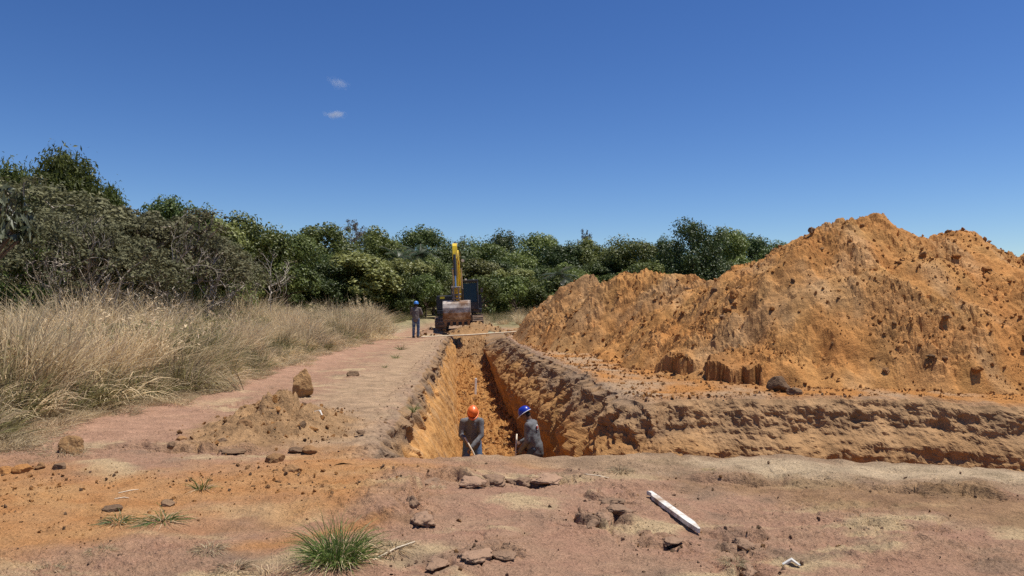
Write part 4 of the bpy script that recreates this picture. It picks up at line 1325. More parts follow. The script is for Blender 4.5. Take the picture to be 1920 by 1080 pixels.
def add_grass(x, y, idx, s, tilt=0.0):
    P.append((x, y)); Rt.append((rg.randn() * 0.17 + tilt, rg.randn() * 0.17, rg.rand() * 6.283)); Sc.append((s * rg.uniform(.75, 1.2), s * rg.uniform(.75, 1.2), s * rg.uniform(0.65, 1.15))); Ix.append(idx)


EDGE = [(5.0, -6.6), (8.2, -5.75), (10, -6.25), (12, -6.15), (13.4, -5.75), (15, -5.95), (17.5, -5.95), (22, -6.2), (28, -6.35), (34, -6.3), (40, -6.7), (48, -8.0)]
for i in range(2000):
    y = 5.5 * math.exp(rg.rand() * math.log(50 / 5.5)); ed = float(np.interp(y, [e[0] for e in EDGE], [e[1] for e in EDGE]))
    dd = (rg.rand() ** 1.5) * (9.0 if y < 30 else 12)
    if rg.rand() > min(1, y / 22.0) * 0.9 + 0.18:
        continue
    x = ed - 0.25 - dd
    q = float(fbm(np.array([x * 0.35]), np.array([y * 0.22]), 2, 301)[0]) + 0.25 * (rg.rand() - .5)
    g2 = float(n2(np.array([x * .2 + 3]), np.array([y * 0.13]), 311)[0])
    if dd < 0.5:
        idx = rg.choice([8, 9, 3, 4, 10]); s = rg.uniform(0.6, 0.95)
    elif q > -0.06:
        idx = rg.choice([0, 1, 2, 0, 1, 3, 12]); s = rg.uniform(0.8, 1.12)
    elif q > -0.2:
        idx = rg.choice([3, 4, 5, 6, 0, 14]); s = rg.uniform(0.8, 1.05)
    else:
        idx = rg.choice([5, 6, 7, 10, 13, 14]); s = rg.uniform(0.75, 1.05)
    if y < 15: s *= 0.72 + 0.28 * max(0.0, (y - 8) / 7)
    add_grass(x, y, idx, s * (0.92 + 0.5 * g2))
for i in range(260):     # litter spilling over the edge of the track
    y = 7.5 * math.exp(rg.rand() * math.log(40 / 7.5)); ed = float(np.interp(y, [e[0] for e in EDGE], [e[1] for e in EDGE]))
    add_grass(ed + rg.randn() * 0.22, y, rg.choice([8, 9]), rg.uniform(0.35, 0.7))
for i in range(1500):    # field beyond the excavator
    y = rg.uniform(47, 84); x = rg.uniform(-24, 26)
    cx = -4.6 - 0.03 * (y - 40)
    if abs(x - cx) < 2.3 + rg.rand() * 1.0 and y < 76: continue
    if x > -1.5 and x < 12 and y < 52: continue
    s = rg.uniform(0.55, 0.95) * (0.75 if abs(x - cx) < 4.5 else 1.0)
    q = float(n2(np.array([x * 0.13]), np.array([y * 0.13]), 321)[0]) + (0.35 if x > 0 else -0.12)
    add_grass(x, y, rg.choice([0, 1, 3, 4]) if q > 0.1 else rg.choice([5, 6, 7, 5, 11]), s)
P = np.array(P)
PZ = np.concatenate([P, surf(P[:, 0], P[:, 1])[:, None]], 1)
tag(scatter('dry_grass', GS, PZ, np.array(Rt), np.array(Sc), np.array(Ix)), 'tall dry straw-coloured grass and weeds along the left of the track', 'grass', kind='stuff')

# clumps of grass that stand out on their own
def clump(name, px, py, me, s, label, group=None, rz=None, tilt=(0, 0), sz=None):
    x, y = gp(px, py)
    z = float(G(np.array([x]), np.array([y]))[0])
    o = link(name, me, None, None, (x, y, z), (tilt[0], tilt[1], random.random() * 6.28 if rz is None else rz), (s, s, sz or s))
    return tag(o, label, 'grass', group)


TALL = [g[0] for g in GS]
GC = 'tall pale grass clumps on the verge'
clump('tall_grass_clump', 370, 708, grass_mesh('tall_a', (blades(420, 1.95, 0.55, 0.36, 0.010, R(21), 5, droop=.5), STRAW)), 1.0, 'tallest pale dry grass clump behind the fallen sheaf of straw', GC)
clump('tall_grass_clump', 330, 722, grass_mesh('tall_b', (blades(330, 1.7, 0.5, 0.45, 0.010, R(22), 5, droop=.6), STRAW)), 1.0, 'pale dry grass clump directly above the fallen sheaf of straw', GC)
clump('tall_grass_clump', 640, 640, grass_mesh('tall_c', (blades(520, 2.0, 1.1, 0.36, 0.014, R(23), 5, droop=.5), STRAW)), 1.05, 'pale dry grass clump farthest along the verge, near the standing worker', GC)
clump('tall_grass_clump', 690, 634, grass_mesh('tall_d', (blades(520, 1.9, 1.1, 0.5, 0.014, R(24), 5, droop=.6), STRAW)), 1.0, 'rounded pale dry grass clump at the right end of the verge', GC)
clump('tall_grass_clump', 560, 662, grass_mesh('tall_e', (blades(420, 1.6, 0.8, 0.45, 0.013, R(25), 5, droop=.6), STRAW)), 1.0, 'pale dry grass clump halfway along the verge before the far clumps', GC)
me_f = grass_mesh('sheaf', (blades(420, 2.0, 0.35, 2.2, 0.012, R(26), 7, lean_dir=(-1.0, 0.1, 0), droop=.75, jitter=.22), STRAW), (blades(200, 1.3, 0.5, 2.0, 0.012, R(27), 6, lean_dir=(-.8, -.3, 0), droop=1.0), STRAWD))
clump('fallen_grass_sheaf', 405, 732, me_f, 1.05, 'fallen sheaf of straw bent over to the left at the verge', None, 0.0)
me_l = grass_mesh('straw_heap', (blades(700, 1.0, 1.1, 2.0, 0.016, R(28), 4, droop=1.8), STRAW))
clump('straw_heap', 690, 636, me_l, 1.0, 'flattened heap of pale cut straw below the far grass clump', None, 0.0, sz=0.9)

# foreground tufts
me_t = grass_mesh('tuft', (blades(430, 0.44, 0.13, 0.75, 0.0065, R(31), 5, droop=.45), GREEN), (blades(150, 0.33, 0.15, 1.2, 0.0055, R(32), 5, droop=.9), STRAW), (blades(60, 0.34, 0.13, 0.9, 0.005, R(39), 5, droop=.6), STRAWD))
clump('green_grass_tuft', 632, 1050, me_t, 0.86, 'large bushy green grass tuft at the bottom of the photo', None)
me_s = grass_mesh('small_tuft', (blades(45, 0.20, 0.03, 0.8, 0.006, R(33), 4, droop=.5), GREEN), (blades(25, 0.2, 0.04, 1.6, 0.004, R(34), 4, droop=1.2), STRAW))
clump('green_grass_tuft', 378, 916, me_s, 1.0, 'small upright green tuft on the orange soil, farthest back', None)
me_r = grass_mesh('runner', (blades(60, 0.26, 0.06, 2.4, 0.006, R(35), 5, droop=.9), GREEN), (blades(40, 0.3, 0.06, 2.6, 0.004, R(36), 5, droop=1.2), STRAW))
clump('green_grass_tuft', 305, 975, me_r, 1.0, 'sprawling green tuft on the orange soil left of the bushy tuft', None)
clump('green_grass_tuft', 222, 975, me_r, 0.75, 'smaller sprawling green tuft at the left of the pair on orange soil', None, 2.0)
me_d = grass_mesh('dry_tuft', (blades(90, 0.15, 0.07, 1.8, 0.004, R(37), 4, droop=1.2), STRAWD), (blades(40, 0.13, 0.08, 1.6, 0.0035, R(38), 4, droop=1.0), STRAW))
for px, py, s, lb in ((392, 1028, 1.0, 'small withered tuft left of the bushy green tuft'), (438, 1056, 1.0, 'withered round tuft just left below the bushy green tuft'), (508, 1072, 1.3, 'withered straw tuft at the bottom edge beside the bushy green tuft'),
                      (92, 1062, 0.8, 'withered tuft at the bottom left corner'), (735, 1032, 1.1, 'withered runner right of the bushy green tuft'), (190, 1032, 0.7, 'faint withered tuft in the lower left soil'),
                      (1165, 885, 1.0, 'withered twiggy tuft on the rim of the pit behind the white stake'), (1330, 878, 0.6, 'faint withered tuft on the pale rim right of the twiggy tuft'), (1375, 1060, 0.7, 'withered tuft in the socket at the bottom right'), (820, 925, .6, 'withered tuft on the edge of the soil crust left of centre')):
    clump('withered_tuft', px, py, me_d, s, lb, 'withered tufts in the foreground')
for px, py, s, lb in ((752, 655, 1.8, 'green weed on the left bank nearest the standing worker'), (742, 672, 1.3, 'low green weed on the left bank a little below the first weed'), (722, 690, 0.8, 'tiny green weed on the left bank toward the dark rock'), (776, 770, 1.0, 'green weed hanging on the left rim of the trench')):
    clump('green_weed', px, py, me_s, s, lb, 'weeds on the left bank')

# ================================================================ ROCKS AND CLODS
def hull_mesh(name, seed, n=13, scl=(1, 1, 1)):
    rng = R(seed)
    bm = bmesh.new()
    for v in unit(rng.randn(n, 3)) * (0.75 + 0.25 * rng.rand(n, 1)) * np.array(scl) * 0.5:
        bm.verts.new(v)
    r = bmesh.ops.convex_hull(bm, input=bm.verts)
    bmesh.ops.delete(bm, geom=[g for g in r['geom_interior'] if isinstance(g, bmesh.types.BMVert)], context='VERTS')
    me = bpy.data.meshes.new(name); bm.to_mesh(me); bm.free()
    return me


def boulder_mesh(name, seed, scl, cuts=7, rough=0.10, sub=4, taper=0.0):
    """a lump of soil or rock: a sphere cut by planes, then roughened; sits on z = 0"""
    rng = R(seed)
    bm = bmesh.new(); bmesh.ops.create_icosphere(bm, subdivisions=sub, radius=1.0)
    V = np.array([v.co[:] for v in bm.verts])
    for k in range(cuts):
        d = unit(rng.randn(3)); o = rng.uniform(0.55, 0.85)
        e = np.clip(V @ d - o, 0, None)
        V = V - e[:, None] * d * 0.92
    V = V * (1 + rough * fbm3(V[:, 0] * 1.6 + seed, V[:, 1] * 1.6, V[:, 2] * 1.6, 4, seed % 40, 0.6))[:, None]
    if taper:
        V[:, :2] *= (1 - taper * V[:, 2:3])
    V = V * np.array(scl) * 0.5
    lo = V[:, 2].min(); V[:, 2] -= lo + 0.10 * scl[2]
    for v, c in zip(bm.verts, V): v.co = c
    me = bpy.data.meshes.new(name); bm.to_mesh(me); bm.free()
    return me


M_OR = clod_mat('clod_orange', (0.33, 0.152, 0.052), (0.50, 0.25, 0.09))
M_BR = clod_mat('clod_brown', (0.23, 0.128, 0.060), (0.40, 0.22, 0.10))
M_DK = clod_mat('clod_dark', (0.14, 0.088, 0.054), (0.28, 0.175, 0.10))
M_GR = clod_mat('crust_plate', (0.21, 0.135, 0.085), (0.40, 0.25, 0.16))
M_BOUL = clod_mat('boulder_ochre', (0.27, 0.155, 0.07), (0.46, 0.27, 0.12))


def rock(name, px, py, w, h, label, mat, cat='rock', group=None, seed=1, dep=None, rz=0.0, tilt=(0, 0), sink=0.2, kw={}):
    """base shows at px, py; w and h are its size in photograph pixels"""
    x, y = gp(px, py)
    for _ in range(4):
        z = float(surf(np.array([x]), np.array([y]))[0]); x, y = gp(px, py, z)
    W, Hh = w / FPX * y, h / FPX * y
    me = boulder_mesh(name, seed, (W, dep or W * 0.85, Hh * 1.12), **kw)
    me.polygons.foreach_set('use_smooth', np.ones(len(me.polygons), bool))
    o = link(name, me, mat, None, (x, y + 0.3 * W, z - sink * Hh), (tilt[0], tilt[1], rz))
    return tag(o, label, cat, group)


rock('boulder', 562, 746, 46, 58, 'upright ochre boulder standing on end beside the track', M_BOUL, seed=3, sink=0.06, kw=dict(taper=0.22, rough=.12, sub=5), dep=0.34)
rock('boulder', 125, 852, 54, 42, 'squarish ochre boulder at the left near the grass', M_BOUL, seed=14, sink=0.1, kw=dict(cuts=10, sub=5))
rock('rock', 108, 884, 30, 21, 'small dark rock just below the squarish ochre boulder', M_DK, seed=5)
rock('rock', 337, 827, 20, 11, 'small rounded brown rock alone on the pinkish track', M_BR, seed=6)
rock('rock', 319, 840, 18, 13, 'small dark lump left of the spoil pile beside the rounded brown rock', M_DK, seed=7)
rock('rock', 513, 867, 38, 22, 'rounded brown rock below the small spoil pile', M_BR, seed=8)
rock('rock', 545, 886, 36, 19, 'flattish brown rock lowest in front of the spoil pile', M_BR, seed=9)
rock('rock', 661, 706, 25, 16, 'dark rock alone on the left bank of the trench', M_DK, seed=10)
rock('rock', 676, 813, 22, 9, 'low dark lump between the spoil pile and the trench rim', M_DK, seed=12)
rock('soil_lump', 568, 790, 70, 30, 'long slab-like lump on the right flank of the spoil pile', M_BOUL, 'soil lump', seed=13, dep=0.3, rz=-0.35)
rock('soil_lump', 459, 784, 34, 30, 'block with a bright top on the left flank of the spoil pile', M_BOUL, 'soil lump', seed=15)
rock('soil_lump', 455, 803, 32, 20, 'tilted brown block below the bright-topped block on the spoil pile', M_BR, 'soil lump', seed=16)
rock('soil_lump', 516, 806, 26, 24, 'greyish flat-faced lump in the middle of the spoil pile', M_GR, 'soil lump', seed=17)
rock('soil_lump', 490, 764, 40, 16, 'smooth lump on the crest of the spoil pile', M_BR, 'soil lump', seed=18)
rock('soil_lump', 553, 849, 30, 12, 'dark lump right of the spoil pile, left one of a pair', M_DK, 'soil lump', seed=19)
rock('soil_lump', 580, 851, 36, 17, 'dark lump right of the spoil pile, right one of a pair', M_BR, 'soil lump', seed=20)
rock('soil_lump', 430, 852, 52, 11, 'flat dark crust lump at the lower left of the spoil pile', M_DK, 'soil lump', seed=21)
rock('soil_lump', 412, 833, 22, 14, 'dark lump at the left foot of the spoil pile', M_DK, 'soil lump', seed=22)
rock('soil_lump', 468, 842, 20, 10, 'low lump at the bottom of the spoil pile', M_DK, 'soil lump', seed=23)
rock('soil_lump', 36, 888, 44, 20, 'orange lump beside the left edge of the photo below the grass', M_OR, 'soil lump', seed=24)
rock('soil_lump', 4, 892, 30, 18, 'orange lump cut by the left edge of the photo', M_OR, 'soil lump', seed=25)
rock('soil_lump', 72, 880, 22, 13, 'brown lump between the left edge lumps and the dark rock', M_BR, 'soil lump', seed=26)
rock('soil_lump', 1466, 732, 46, 32, 'dark lump of soil at the foot of the near heap', M_DK, 'soil lump', seed=27)
rock('soil_lump', 1492, 742, 34, 18, 'smaller dark lump just right of the dark lump at the heap foot', M_DK, 'soil lump', seed=28)
rock('soil_lump', 205, 960, 36, 14, 'low dark lump half buried in the orange soil on the left', M_DK, 'soil lump', seed=29)
rock('soil_lump', 310, 950, 28, 16, 'dark lump above the sprawling green tuft', M_DK, 'soil lump', seed=34)
rock('soil_lump', 212, 988, 16, 9, 'small brown lump under the smaller sprawling tuft', M_BR, 'soil lump', seed=35)

# broken plates of crust along the cracks of the foreground
CR = 'broken plates of soil crust'
for k, (px, py, w, h, lb) in enumerate(((790, 985, 50, 20, 'broken crust plate at the lower left end of the long crust edge'), (770, 950, 30, 26, 'upright crust block on the left end of the crust edge'), (800, 912, 60, 14, 'flat crust plate at the upper left corner of the crust edge'),
        (880, 913, 46, 15, 'crust plate left of the widest dark crack'), (925, 912, 52, 18, 'crust block in the middle of the crust edge'), (975, 910, 44, 20, 'rounded crust block beside the widest dark crack'), (1025, 906, 60, 14, 'long crust plate over the widest dark crack'),
        (1105, 935, 20, 18, 'narrow crust chip above the broken hollow'), (1150, 945, 40, 14, 'crust plate at the top of the broken hollow'), (1088, 975, 20, 18, 'crust chip at the left of the broken hollow'), (1112, 990, 28, 16, 'lowest crust block of the broken hollow'),
        (1160, 962, 40, 14, 'crust plate in the middle of the broken hollow'), (1128, 972, 26, 14, 'small crust block between hollow and middle plate'), (890, 1050, 60, 14, 'crust plate on the short crack near the bottom'), (945, 1046, 50, 10, 'thin crust plate at the right of the bottom crack'),
        (820, 1064, 44, 12, 'crust plate at the bottom edge right of the grass tuft'), (1260, 1018, 34, 10, 'crust plate left below the white stake'), (1395, 1030, 30, 20, 'crust block right of the pointed end of the white stake'), (1405, 1075, 30, 18, 'crust block at the bottom edge right of centre'))):
    rock('crust_plate', px, py, w * 1.15, h * 1.15, lb, M_GR, 'soil crust', CR, seed=60 + k, rz=0.6 * math.sin(k * 2.3), dep=w / FPX * 6.5 * 1.3, sink=0.32, kw=dict(cuts=12, sub=4, rough=.3))

# loose clods too many to count
SH = [(hull_mesh('clod', s, 12, (1, 0.85, 0.7)), m) for s, m in ((1, M_OR), (2, M_OR), (3, M_BR), (4, M_OR), (5, M_DK), (6, M_GR))]
rc = R(5)
cp, cs, ci_ = [], [], []


def sow(X, Y, Z, S_, choices):
    cp.append(np.stack([X, Y, Z + S_ * 0.12], 1)); cs.append(S_); ci_.append(rc.choice(choices, len(X)))


def heavy(n, lo, hi, k=1.6):
    return np.minimum(lo * (1 - rc.rand(n)) ** (-1 / k), hi)


n = 46000
Y = 12.7 * np.exp(rc.rand(n) * math.log(38 / 12.7)); X = rc.uniform(0.0, 0.78, n) * Y
H1 = np.maximum(heap_h(X, Y, 1), heap_h(X, Y, 2)); inn = poly_sdf(X, Y, TRENCH)
pat = 0.5 + 0.9 * fbm(X * 0.55, Y * 0.55, 3, 401)
m = (inn < -0.15) & (H1 > -0.45) & (rc.rand(n) < np.where(H1 > 0.02, np.clip(pat, 0.08, 1), 0.35 + 0.5 * (H1 > -0.2)))
X, Y, H1 = X[m], Y[m], H1[m]
sow(X, Y, G(X, Y) + np.maximum(H1, 0), heavy(len(X), 0.016, 0.12) * np.clip(Y / 16, 0.85, 1.6), [0, 1, 3, 0, 1, 3, 0, 1, 3, 2])
n = 2600                                        # trench floor
Y = 17 * np.exp(rc.rand(n) * math.log(39 / 17)); t = rc.rand(n)
rfa = np.array(sorted([(y, x) for x, y in RFOOT if y >= 12.4]))
xl = np.interp(Y, LFOOT[:, 0], LFOOT[:, 1]); xr = np.interp(Y, rfa[:, 0], rfa[:, 1]); X = xl + t * (xr - xl)
sow(X, Y, floor_z(Y) + 0.05, heavy(n, 0.03, 0.16), [0, 1, 3, 2])
n = 15000                                       # loose soil left of centre and the small pile
Y = 4.6 * np.exp(rc.rand(n) * math.log(16 / 4.6)); X = rc.uniform(-0.72, -0.05, n) * Y
den = np.clip(sstep(-0.2, 0.3, poly_sdf(X, Y, Z_LOOSE)) + 1.4 * sstep(1.5, 0.6, np.hypot((X - PILE[0]) / 1.0, (Y - PILE[1]) / 1.5)), 0, 1) * np.clip(0.5 + 0.8 * fbm(X * 1.2, Y * 1.2, 3, 403), 0.05, 1)
m = (rc.rand(n) < den) & (poly_sdf(X, Y, TRENCH) < -0.2) & (X > -6)
X, Y = X[m], Y[m]
sow(X, Y, G(X, Y), heavy(len(X), 0.007, 0.06, 1.7) * np.clip(Y / 7, 0.8, 1.7) * np.where(np.hypot((X - PILE[0]) / 1.0, (Y - PILE[1]) / 1.5) < 1.1, 1.5, 1.0), [2, 3, 0, 4, 2, 0])
n = 11000                                       # crumbs on the packed ground, more along the crust edges
Y = 4.4 * np.exp(rc.rand(n) * math.log(9 / 4.4)); X = rc.uniform(-0.75, 0.75, n) * Y
dl_ = np.full(n, 9.0)
for pts, a_, w_ in LEDGES_W:
    dl_ = np.minimum(dl_, line_sd(X, Y, pts)[0])
m = (rc.rand(n) < 0.10 + 0.9 * np.exp(-(dl_ / 0.18) ** 2)) & (poly_sdf(X, Y, TRENCH) < -0.1)
X, Y = X[m], Y[m]
sow(X, Y, G(X, Y), heavy(len(X), 0.0055, 0.045, 1.7), [5, 5, 2, 5, 4])
n = 1500                                        # far end, about the excavator
X = rc.uniform(-5, 2.5, n); Y = rc.uniform(37, 42.5, n); m = poly_sdf(X, Y, TRENCH) < 0
X, Y = X[m], Y[m]
sow(X, Y, G(X, Y), heavy(len(X), 0.04, 0.22), [2, 4, 2, 0])
n = 1500                                        # rims of the trench
u = rc.rand(n) * 8.5; rp = smooth_poly(RRIM, u); rp = rp + rc.randn(n, 2) * 0.16 + np.array((0.2, 0.05))
m = poly_sdf(rp[:, 0], rp[:, 1], TRENCH) < -0.03
rp = rp[m]
sow(rp[:, 0], rp[:, 1], G(rp[:, 0], rp[:, 1]) + 0.01, heavy(len(rp), 0.012, 0.11), [5, 2, 5, 4, 0, 3])
y = rc.uniform(8, 36, 420); x = np.interp(y, LRIM[:, 0], LRIM[:, 1]) - np.abs(rc.randn(420)) * 0.2 - 0.05
sow(x, y, G(x, y) + 0.005, heavy(420, 0.012, 0.07), [5, 2, 5, 4])
cp = np.concatenate(cp); cs = np.concatenate(cs); ci_ = np.concatenate(ci_)
tag(scatter('loose_clods', SH, cp, rc.rand(len(cp), 3) * 6.28, cs[:, None] * rc.uniform(0.7, 1.3, (len(cp), 3)), ci_), 'countless small clods of soil strewn over heaps and ground', 'clods', kind='stuff')

# larger clods, one by one
BIG = [boulder_mesh('clod_form', 200 + s, (1, 0.8, 0.62), cuts=14, rough=.34, sub=3) for s in range(6)]
CM = [[b_.copy() for b_ in BIG] for _ in range(3)]
for ms_, mt in zip(CM, (M_OR, M_BR, M_DK)):
    for b_ in ms_: b_.materials.append(mt)
n = 900
Y = 13.2 * np.exp(rc.rand(n) * math.log(34 / 13.2)); X = rc.uniform(0.12, 0.72, n) * Y
h1 = heap_h(X, Y, 1); h2 = heap_h(X, Y, 2); H1 = np.maximum(h1, h2)
m = (H1 > 0.05) & (poly_sdf(X, Y, TRENCH) < -0.4) & (rc.rand(n) < np.clip(0.32 + 0.9 * fbm(X * 0.5, Y * 0.5, 3, 405), 0.02, 0.8))
X, Y, h1, h2, H1 = X[m], Y[m], h1[m], h2[m], H1[m]
Zs = G(X, Y) + H1
for i in range(min(len(X), 210)):
    s = float(np.clip(0.10 * (1 - rc.rand()) ** -0.5, 0.10, 0.30)) * (1.25 if Y[i] > 22 else 1)
    near = h1[i] >= h2[i]
    k = int(rc.choice([0, 0, 0, 0, 1, 1, 1, 2]))
    o = link('soil_clod', CM[k][rc.randint(6)], None, None, (X[i], Y[i], Zs[i] - 0.05 * s), (rc.randn() * .5, rc.randn() * .5, rc.rand() * 6.28), (s * rc.uniform(.8, 1.3), s * rc.uniform(.8, 1.3), s * rc.uniform(.6, 1.1)))
    colr = ('orange', 'brown', 'dark brown')[k]
    pxl = 960 + X[i] / Y[i] * FPX
    hgt = ('near the foot', 'low on the slope', 'halfway up', 'high up', 'near the crest')[min(4, int(H1[i] / 0.72))]
    if near:
        whr = 'on the near heap ' + next(t for l_, t in ((1400, 'above the eroded bank'), (1520, 'left of the peak'), (1620, 'left below the peak'), (1700, 'right below the peak'), (1780, 'below the notch'), (1860, 'below the second peak'), (9999, 'at the right edge')) if pxl < l_)
    else:
        whr = 'on the far heap ' + next(t for l_, t in ((1090, 'toward the excavator'), (1180, 'below its first crest'), (1270, 'below its middle crest'), (9999, 'beside the near heap')) if pxl < l_)
    szw = 'large ' if s > 0.19 else 'small ' if s < 0.125 else ''
    lb = '%s%s clod %s, %s' % (szw, colr, whr, hgt)
    tag(o, lb, 'clod', 'clods on the near heap' if near else 'clods on the far heap')

# ================================================================ THINGS OF WOOD
def zg(x, y):
    return float(surf(np.array([x]), np.array([y]))[0])


WHITEP = plain_mat('weathered_white_paint', (0.70, 0.67, 0.60), 0.8, var=0.15, scale=18, dirt=(0.33, 0.23, 0.15), dirt_amt=0.6, bump=.2)
BATTEN = plain_mat('pale_timber', (0.62, 0.50, 0.34), 0.8, var=0.2, scale=8)
HANDLE = plain_mat('tool_handle', (0.66, 0.56, 0.42), 0.6, var=0.12, scale=14)
RUSTY = plain_mat('tool_steel', (0.20, 0.15, 0.12), 0.6, 0.4, var=0.3)

ax, ay = gp(1217, 933); bx, by = gp(1314, 1000)
az_, bz_ = zg(ax, ay), zg(bx, by)
L_ = math.hypot(bx - ax, by - ay)
mb = MB()
# a square survey stake: pointed at the near end, split into two tines at the far end
mb.prism([(0.13, -0.030), (0.06, -0.004), (0.0, -0.010), (-0.004, -0.02), (0.0, 0.024), (0.16, 0.028), (0.5, 0.024), (L_ - 0.17, 0.029), (L_ - 0.02, 0.004), (L_, -0.006), (L_ - 0.01, -0.018), (L_ - 0.18, -0.028), (0.5, -0.032)], 'z', 0, 0.034)
st = mb.build('white_stake', WHITEP, None, loc=(ax, ay, az_ + 0.02), rot=(0, -math.atan2(bz_ - az_, L_) , math.atan2(by - ay, bx - ax)))
tag(st, 'white painted wooden stake lying on the ground, pointed at its near end', 'stake')

x1, y1, z1 = at(790, 629.5, 36.5); x2, y2, z2 = at(968, 622, 37.6)
z1 = zg(x1, y1) + 0.03
mb = MB(); mb.tube([(x1, y1, z1), ((x1 + x2) / 2, (y1 + y2) / 2, (z1 + z2) / 2 - 0.03), (x2, y2, z2)], 0.042, 6)
tag(mb.build('timber_batten', BATTEN), 'thin pale batten laid across the far end of the trench', 'batten')
mb = MB(); fz = float(floor_z(np.array([29.0]))[0])
sx, sy, _ = at(891.5, 742, 29.0)
mb.box((0, 0, 0.32), (0.085, 0.06, 0.72), (0.02, 0.03, 0.6), 0.008); mb.prism([(-0.028, -0.04), (0.028, -0.04), (0.0, -0.2)], 'y', -0.02, 0.02)
tag(mb.build('survey_stake', plain_mat('white_stake_paint', (0.88, 0.86, 0.80), 0.7), None, loc=(sx, sy, CAM_H - (742 - HOR) / FPX * 29.0)), 'white survey stake standing upright on the trench floor', 'stake')
# bits of straw and wood on the ground
STK = plain_mat('dry_twig', (0.62, 0.52, 0.38), 0.9, var=0.2)
for k, (p, q, r, lb) in enumerate((((222, 923), (260, 916), 0.004, 'pale straw on the orange soil at the left, upper of two'), ((215, 932), (242, 931), 0.004, 'pale straw on the orange soil at the left, lower of two'), ((1032, 910), (1062, 901), 0.005, 'pale twig lying below the widest crust crack'),
                                   ((700, 1048), (778, 1026), 0.006, 'pale dry stem running right from the bushy green tuft'), ((1096, 895), (1150, 902), 0.005, 'dark straw on the rim above the broken hollow'), ((1468, 1055), (1500, 1060), 0.012, 'curled white scrap near the bottom right'),
                                   ((590, 795), (606, 800), 0.012, 'small white scrap right of the spoil pile'))):
    (xa, ya), (xb, yb) = gp(*p), gp(*q)
    mb = MB(); xm, ym = (xa + xb) / 2 + 0.01, (ya + yb) / 2 + 0.02
    mb.tube([(xa, ya, zg(xa, ya) + r), (xm, ym, zg(xm, ym) + 2 * r), (xb, yb, zg(xb, yb) + r)], [r, r * 1.1, r * 0.6], 5)
    tag(mb.build('dry_straw', WHITEP if 'white' in lb else STK), lb, 'straw' if 'white' not in lb else 'scrap')

# ================================================================ PEOPLE
SKIN = plain_mat('skin', (0.16, 0.085, 0.055), 0.5, var=0.08, scale=30)
SHIRT = plain_mat('grey_shirt', (0.15, 0.15, 0.156), 0.9, var=0.2, scale=20, bump=.4, dirt=(0.2, 0.15, 0.1), dirt_amt=0.15, spec=.1)
SHIRTB = plain_mat('brown_grey_shirt', (0.17, 0.145, 0.13), 0.9, var=0.12, scale=20, bump=.4, spec=.1)
JEAN = plain_mat('blue_jeans', (0.095, 0.15, 0.25), 0.9, var=0.2, scale=14, bump=.3, dirt=(0.25, 0.17, 0.1), dirt_amt=0.2, spec=.1)
JEAND = plain_mat('dark_trousers', (0.06, 0.075, 0.10), 0.9, var=0.2, scale=14, bump=.3, spec=.1)
BOOT = plain_mat('work_boots', (0.07, 0.05, 0.04), 0.7, var=0.3, dirt=(0.3, 0.17, 0.08), dirt_amt=.4)
HORANGE = plain_mat('orange_helmet_shell', (0.80, 0.17, 0.035), 0.35, var=0.05, dirt=(0.5, 0.25, 0.1), dirt_amt=.15)
HBLUE = plain_mat('blue_helmet_shell', (0.015, 0.035, 0.33), 0.3, var=0.05)
HLIGHT = plain_mat('light_blue_helmet_shell', (0.05, 0.22, 0.62), 0.35, var=0.05)
WHITE = plain_mat('white_plastic', (0.78, 0.77, 0.74), 0.5, var=0.05)
DARKC = plain_mat('dark_eye', (0.02, 0.015, 0.012), 0.3)
PRINT = plain_mat('red_print', (0.55, 0.10, 0.07), 0.8)
HAIR = plain_mat('dark_hair', (0.02, 0.016, 0.014), 0.8)


def blob(name, mb, voxel, mat, parent, it=3):
    """fuses the shapes of mb into one continuous surface"""
    me = mb.mesh('tmp')
    o = bpy.data.objects.new('tmp', me); COL.objects.link(o)
    md = o.modifiers.new('r', 'REMESH'); md.mode = 'VOXEL'; md.voxel_size = voxel; md.use_smooth_shade = True
    sm = o.modifiers.new('s', 'SMOOTH'); sm.factor = 0.5; sm.iterations = it
    dg = bpy.context.evaluated_depsgraph_get()
    m2 = bpy.data.meshes.new_from_object(o.evaluated_get(dg))
    m2.name = name
    bpy.data.objects.remove(o); bpy.data.meshes.remove(me)
    m2.polygons.foreach_set('use_smooth', np.ones(len(m2.polygons), bool))
    m2.materials.clear()
    return link(name, m2, mat, parent)


def V3(t): return Vector(t)


def hand(mb, wrist, fwd, up, grip, s):
    """palm and five fingers; grip 0 = relaxed, 1 = closed"""
    f = V3(fwd).normalized(); u = V3(up).normalized(); side = f.cross(u).normalized() * s; u = side.cross(f).normalized() * s
    w = V3(wrist)
    for k in range(4):
        b0 = w + f * 0.02 + side * (-0.026 + 0.0175 * k); b1 = w + f * 0.085 + side * (-0.03 + 0.02 * k)
        mb.cone(b0, b1, 0.017, 0.012, 8)
        ln = (0.034, 0.040, 0.037, 0.029)[k]; p = b1
        a = 0.3 + 0.6 * grip
        for j in range(3):
            d = f * math.cos(a) - u * math.sin(a)
            q = p + d * ln * (1, 0.75, 0.6)[j]; mb.cone(p, q, 0.0105 - 0.001 * j, 0.0095 - 0.001 * j, 8); p = q; a += 0.35 + 0.75 * grip
    t0 = w + f * 0.03 - side * 0.03; t1 = t0 + f * 0.03 - side * 0.028 - u * 0.012; t2 = t1 + f * 0.03 - u * 0.02 + side * 0.008 * (1 + grip)
    mb.cone(t0, t1, 0.015, 0.0125, 8); mb.cone(t1, t2, 0.0122, 0.0095, 8)


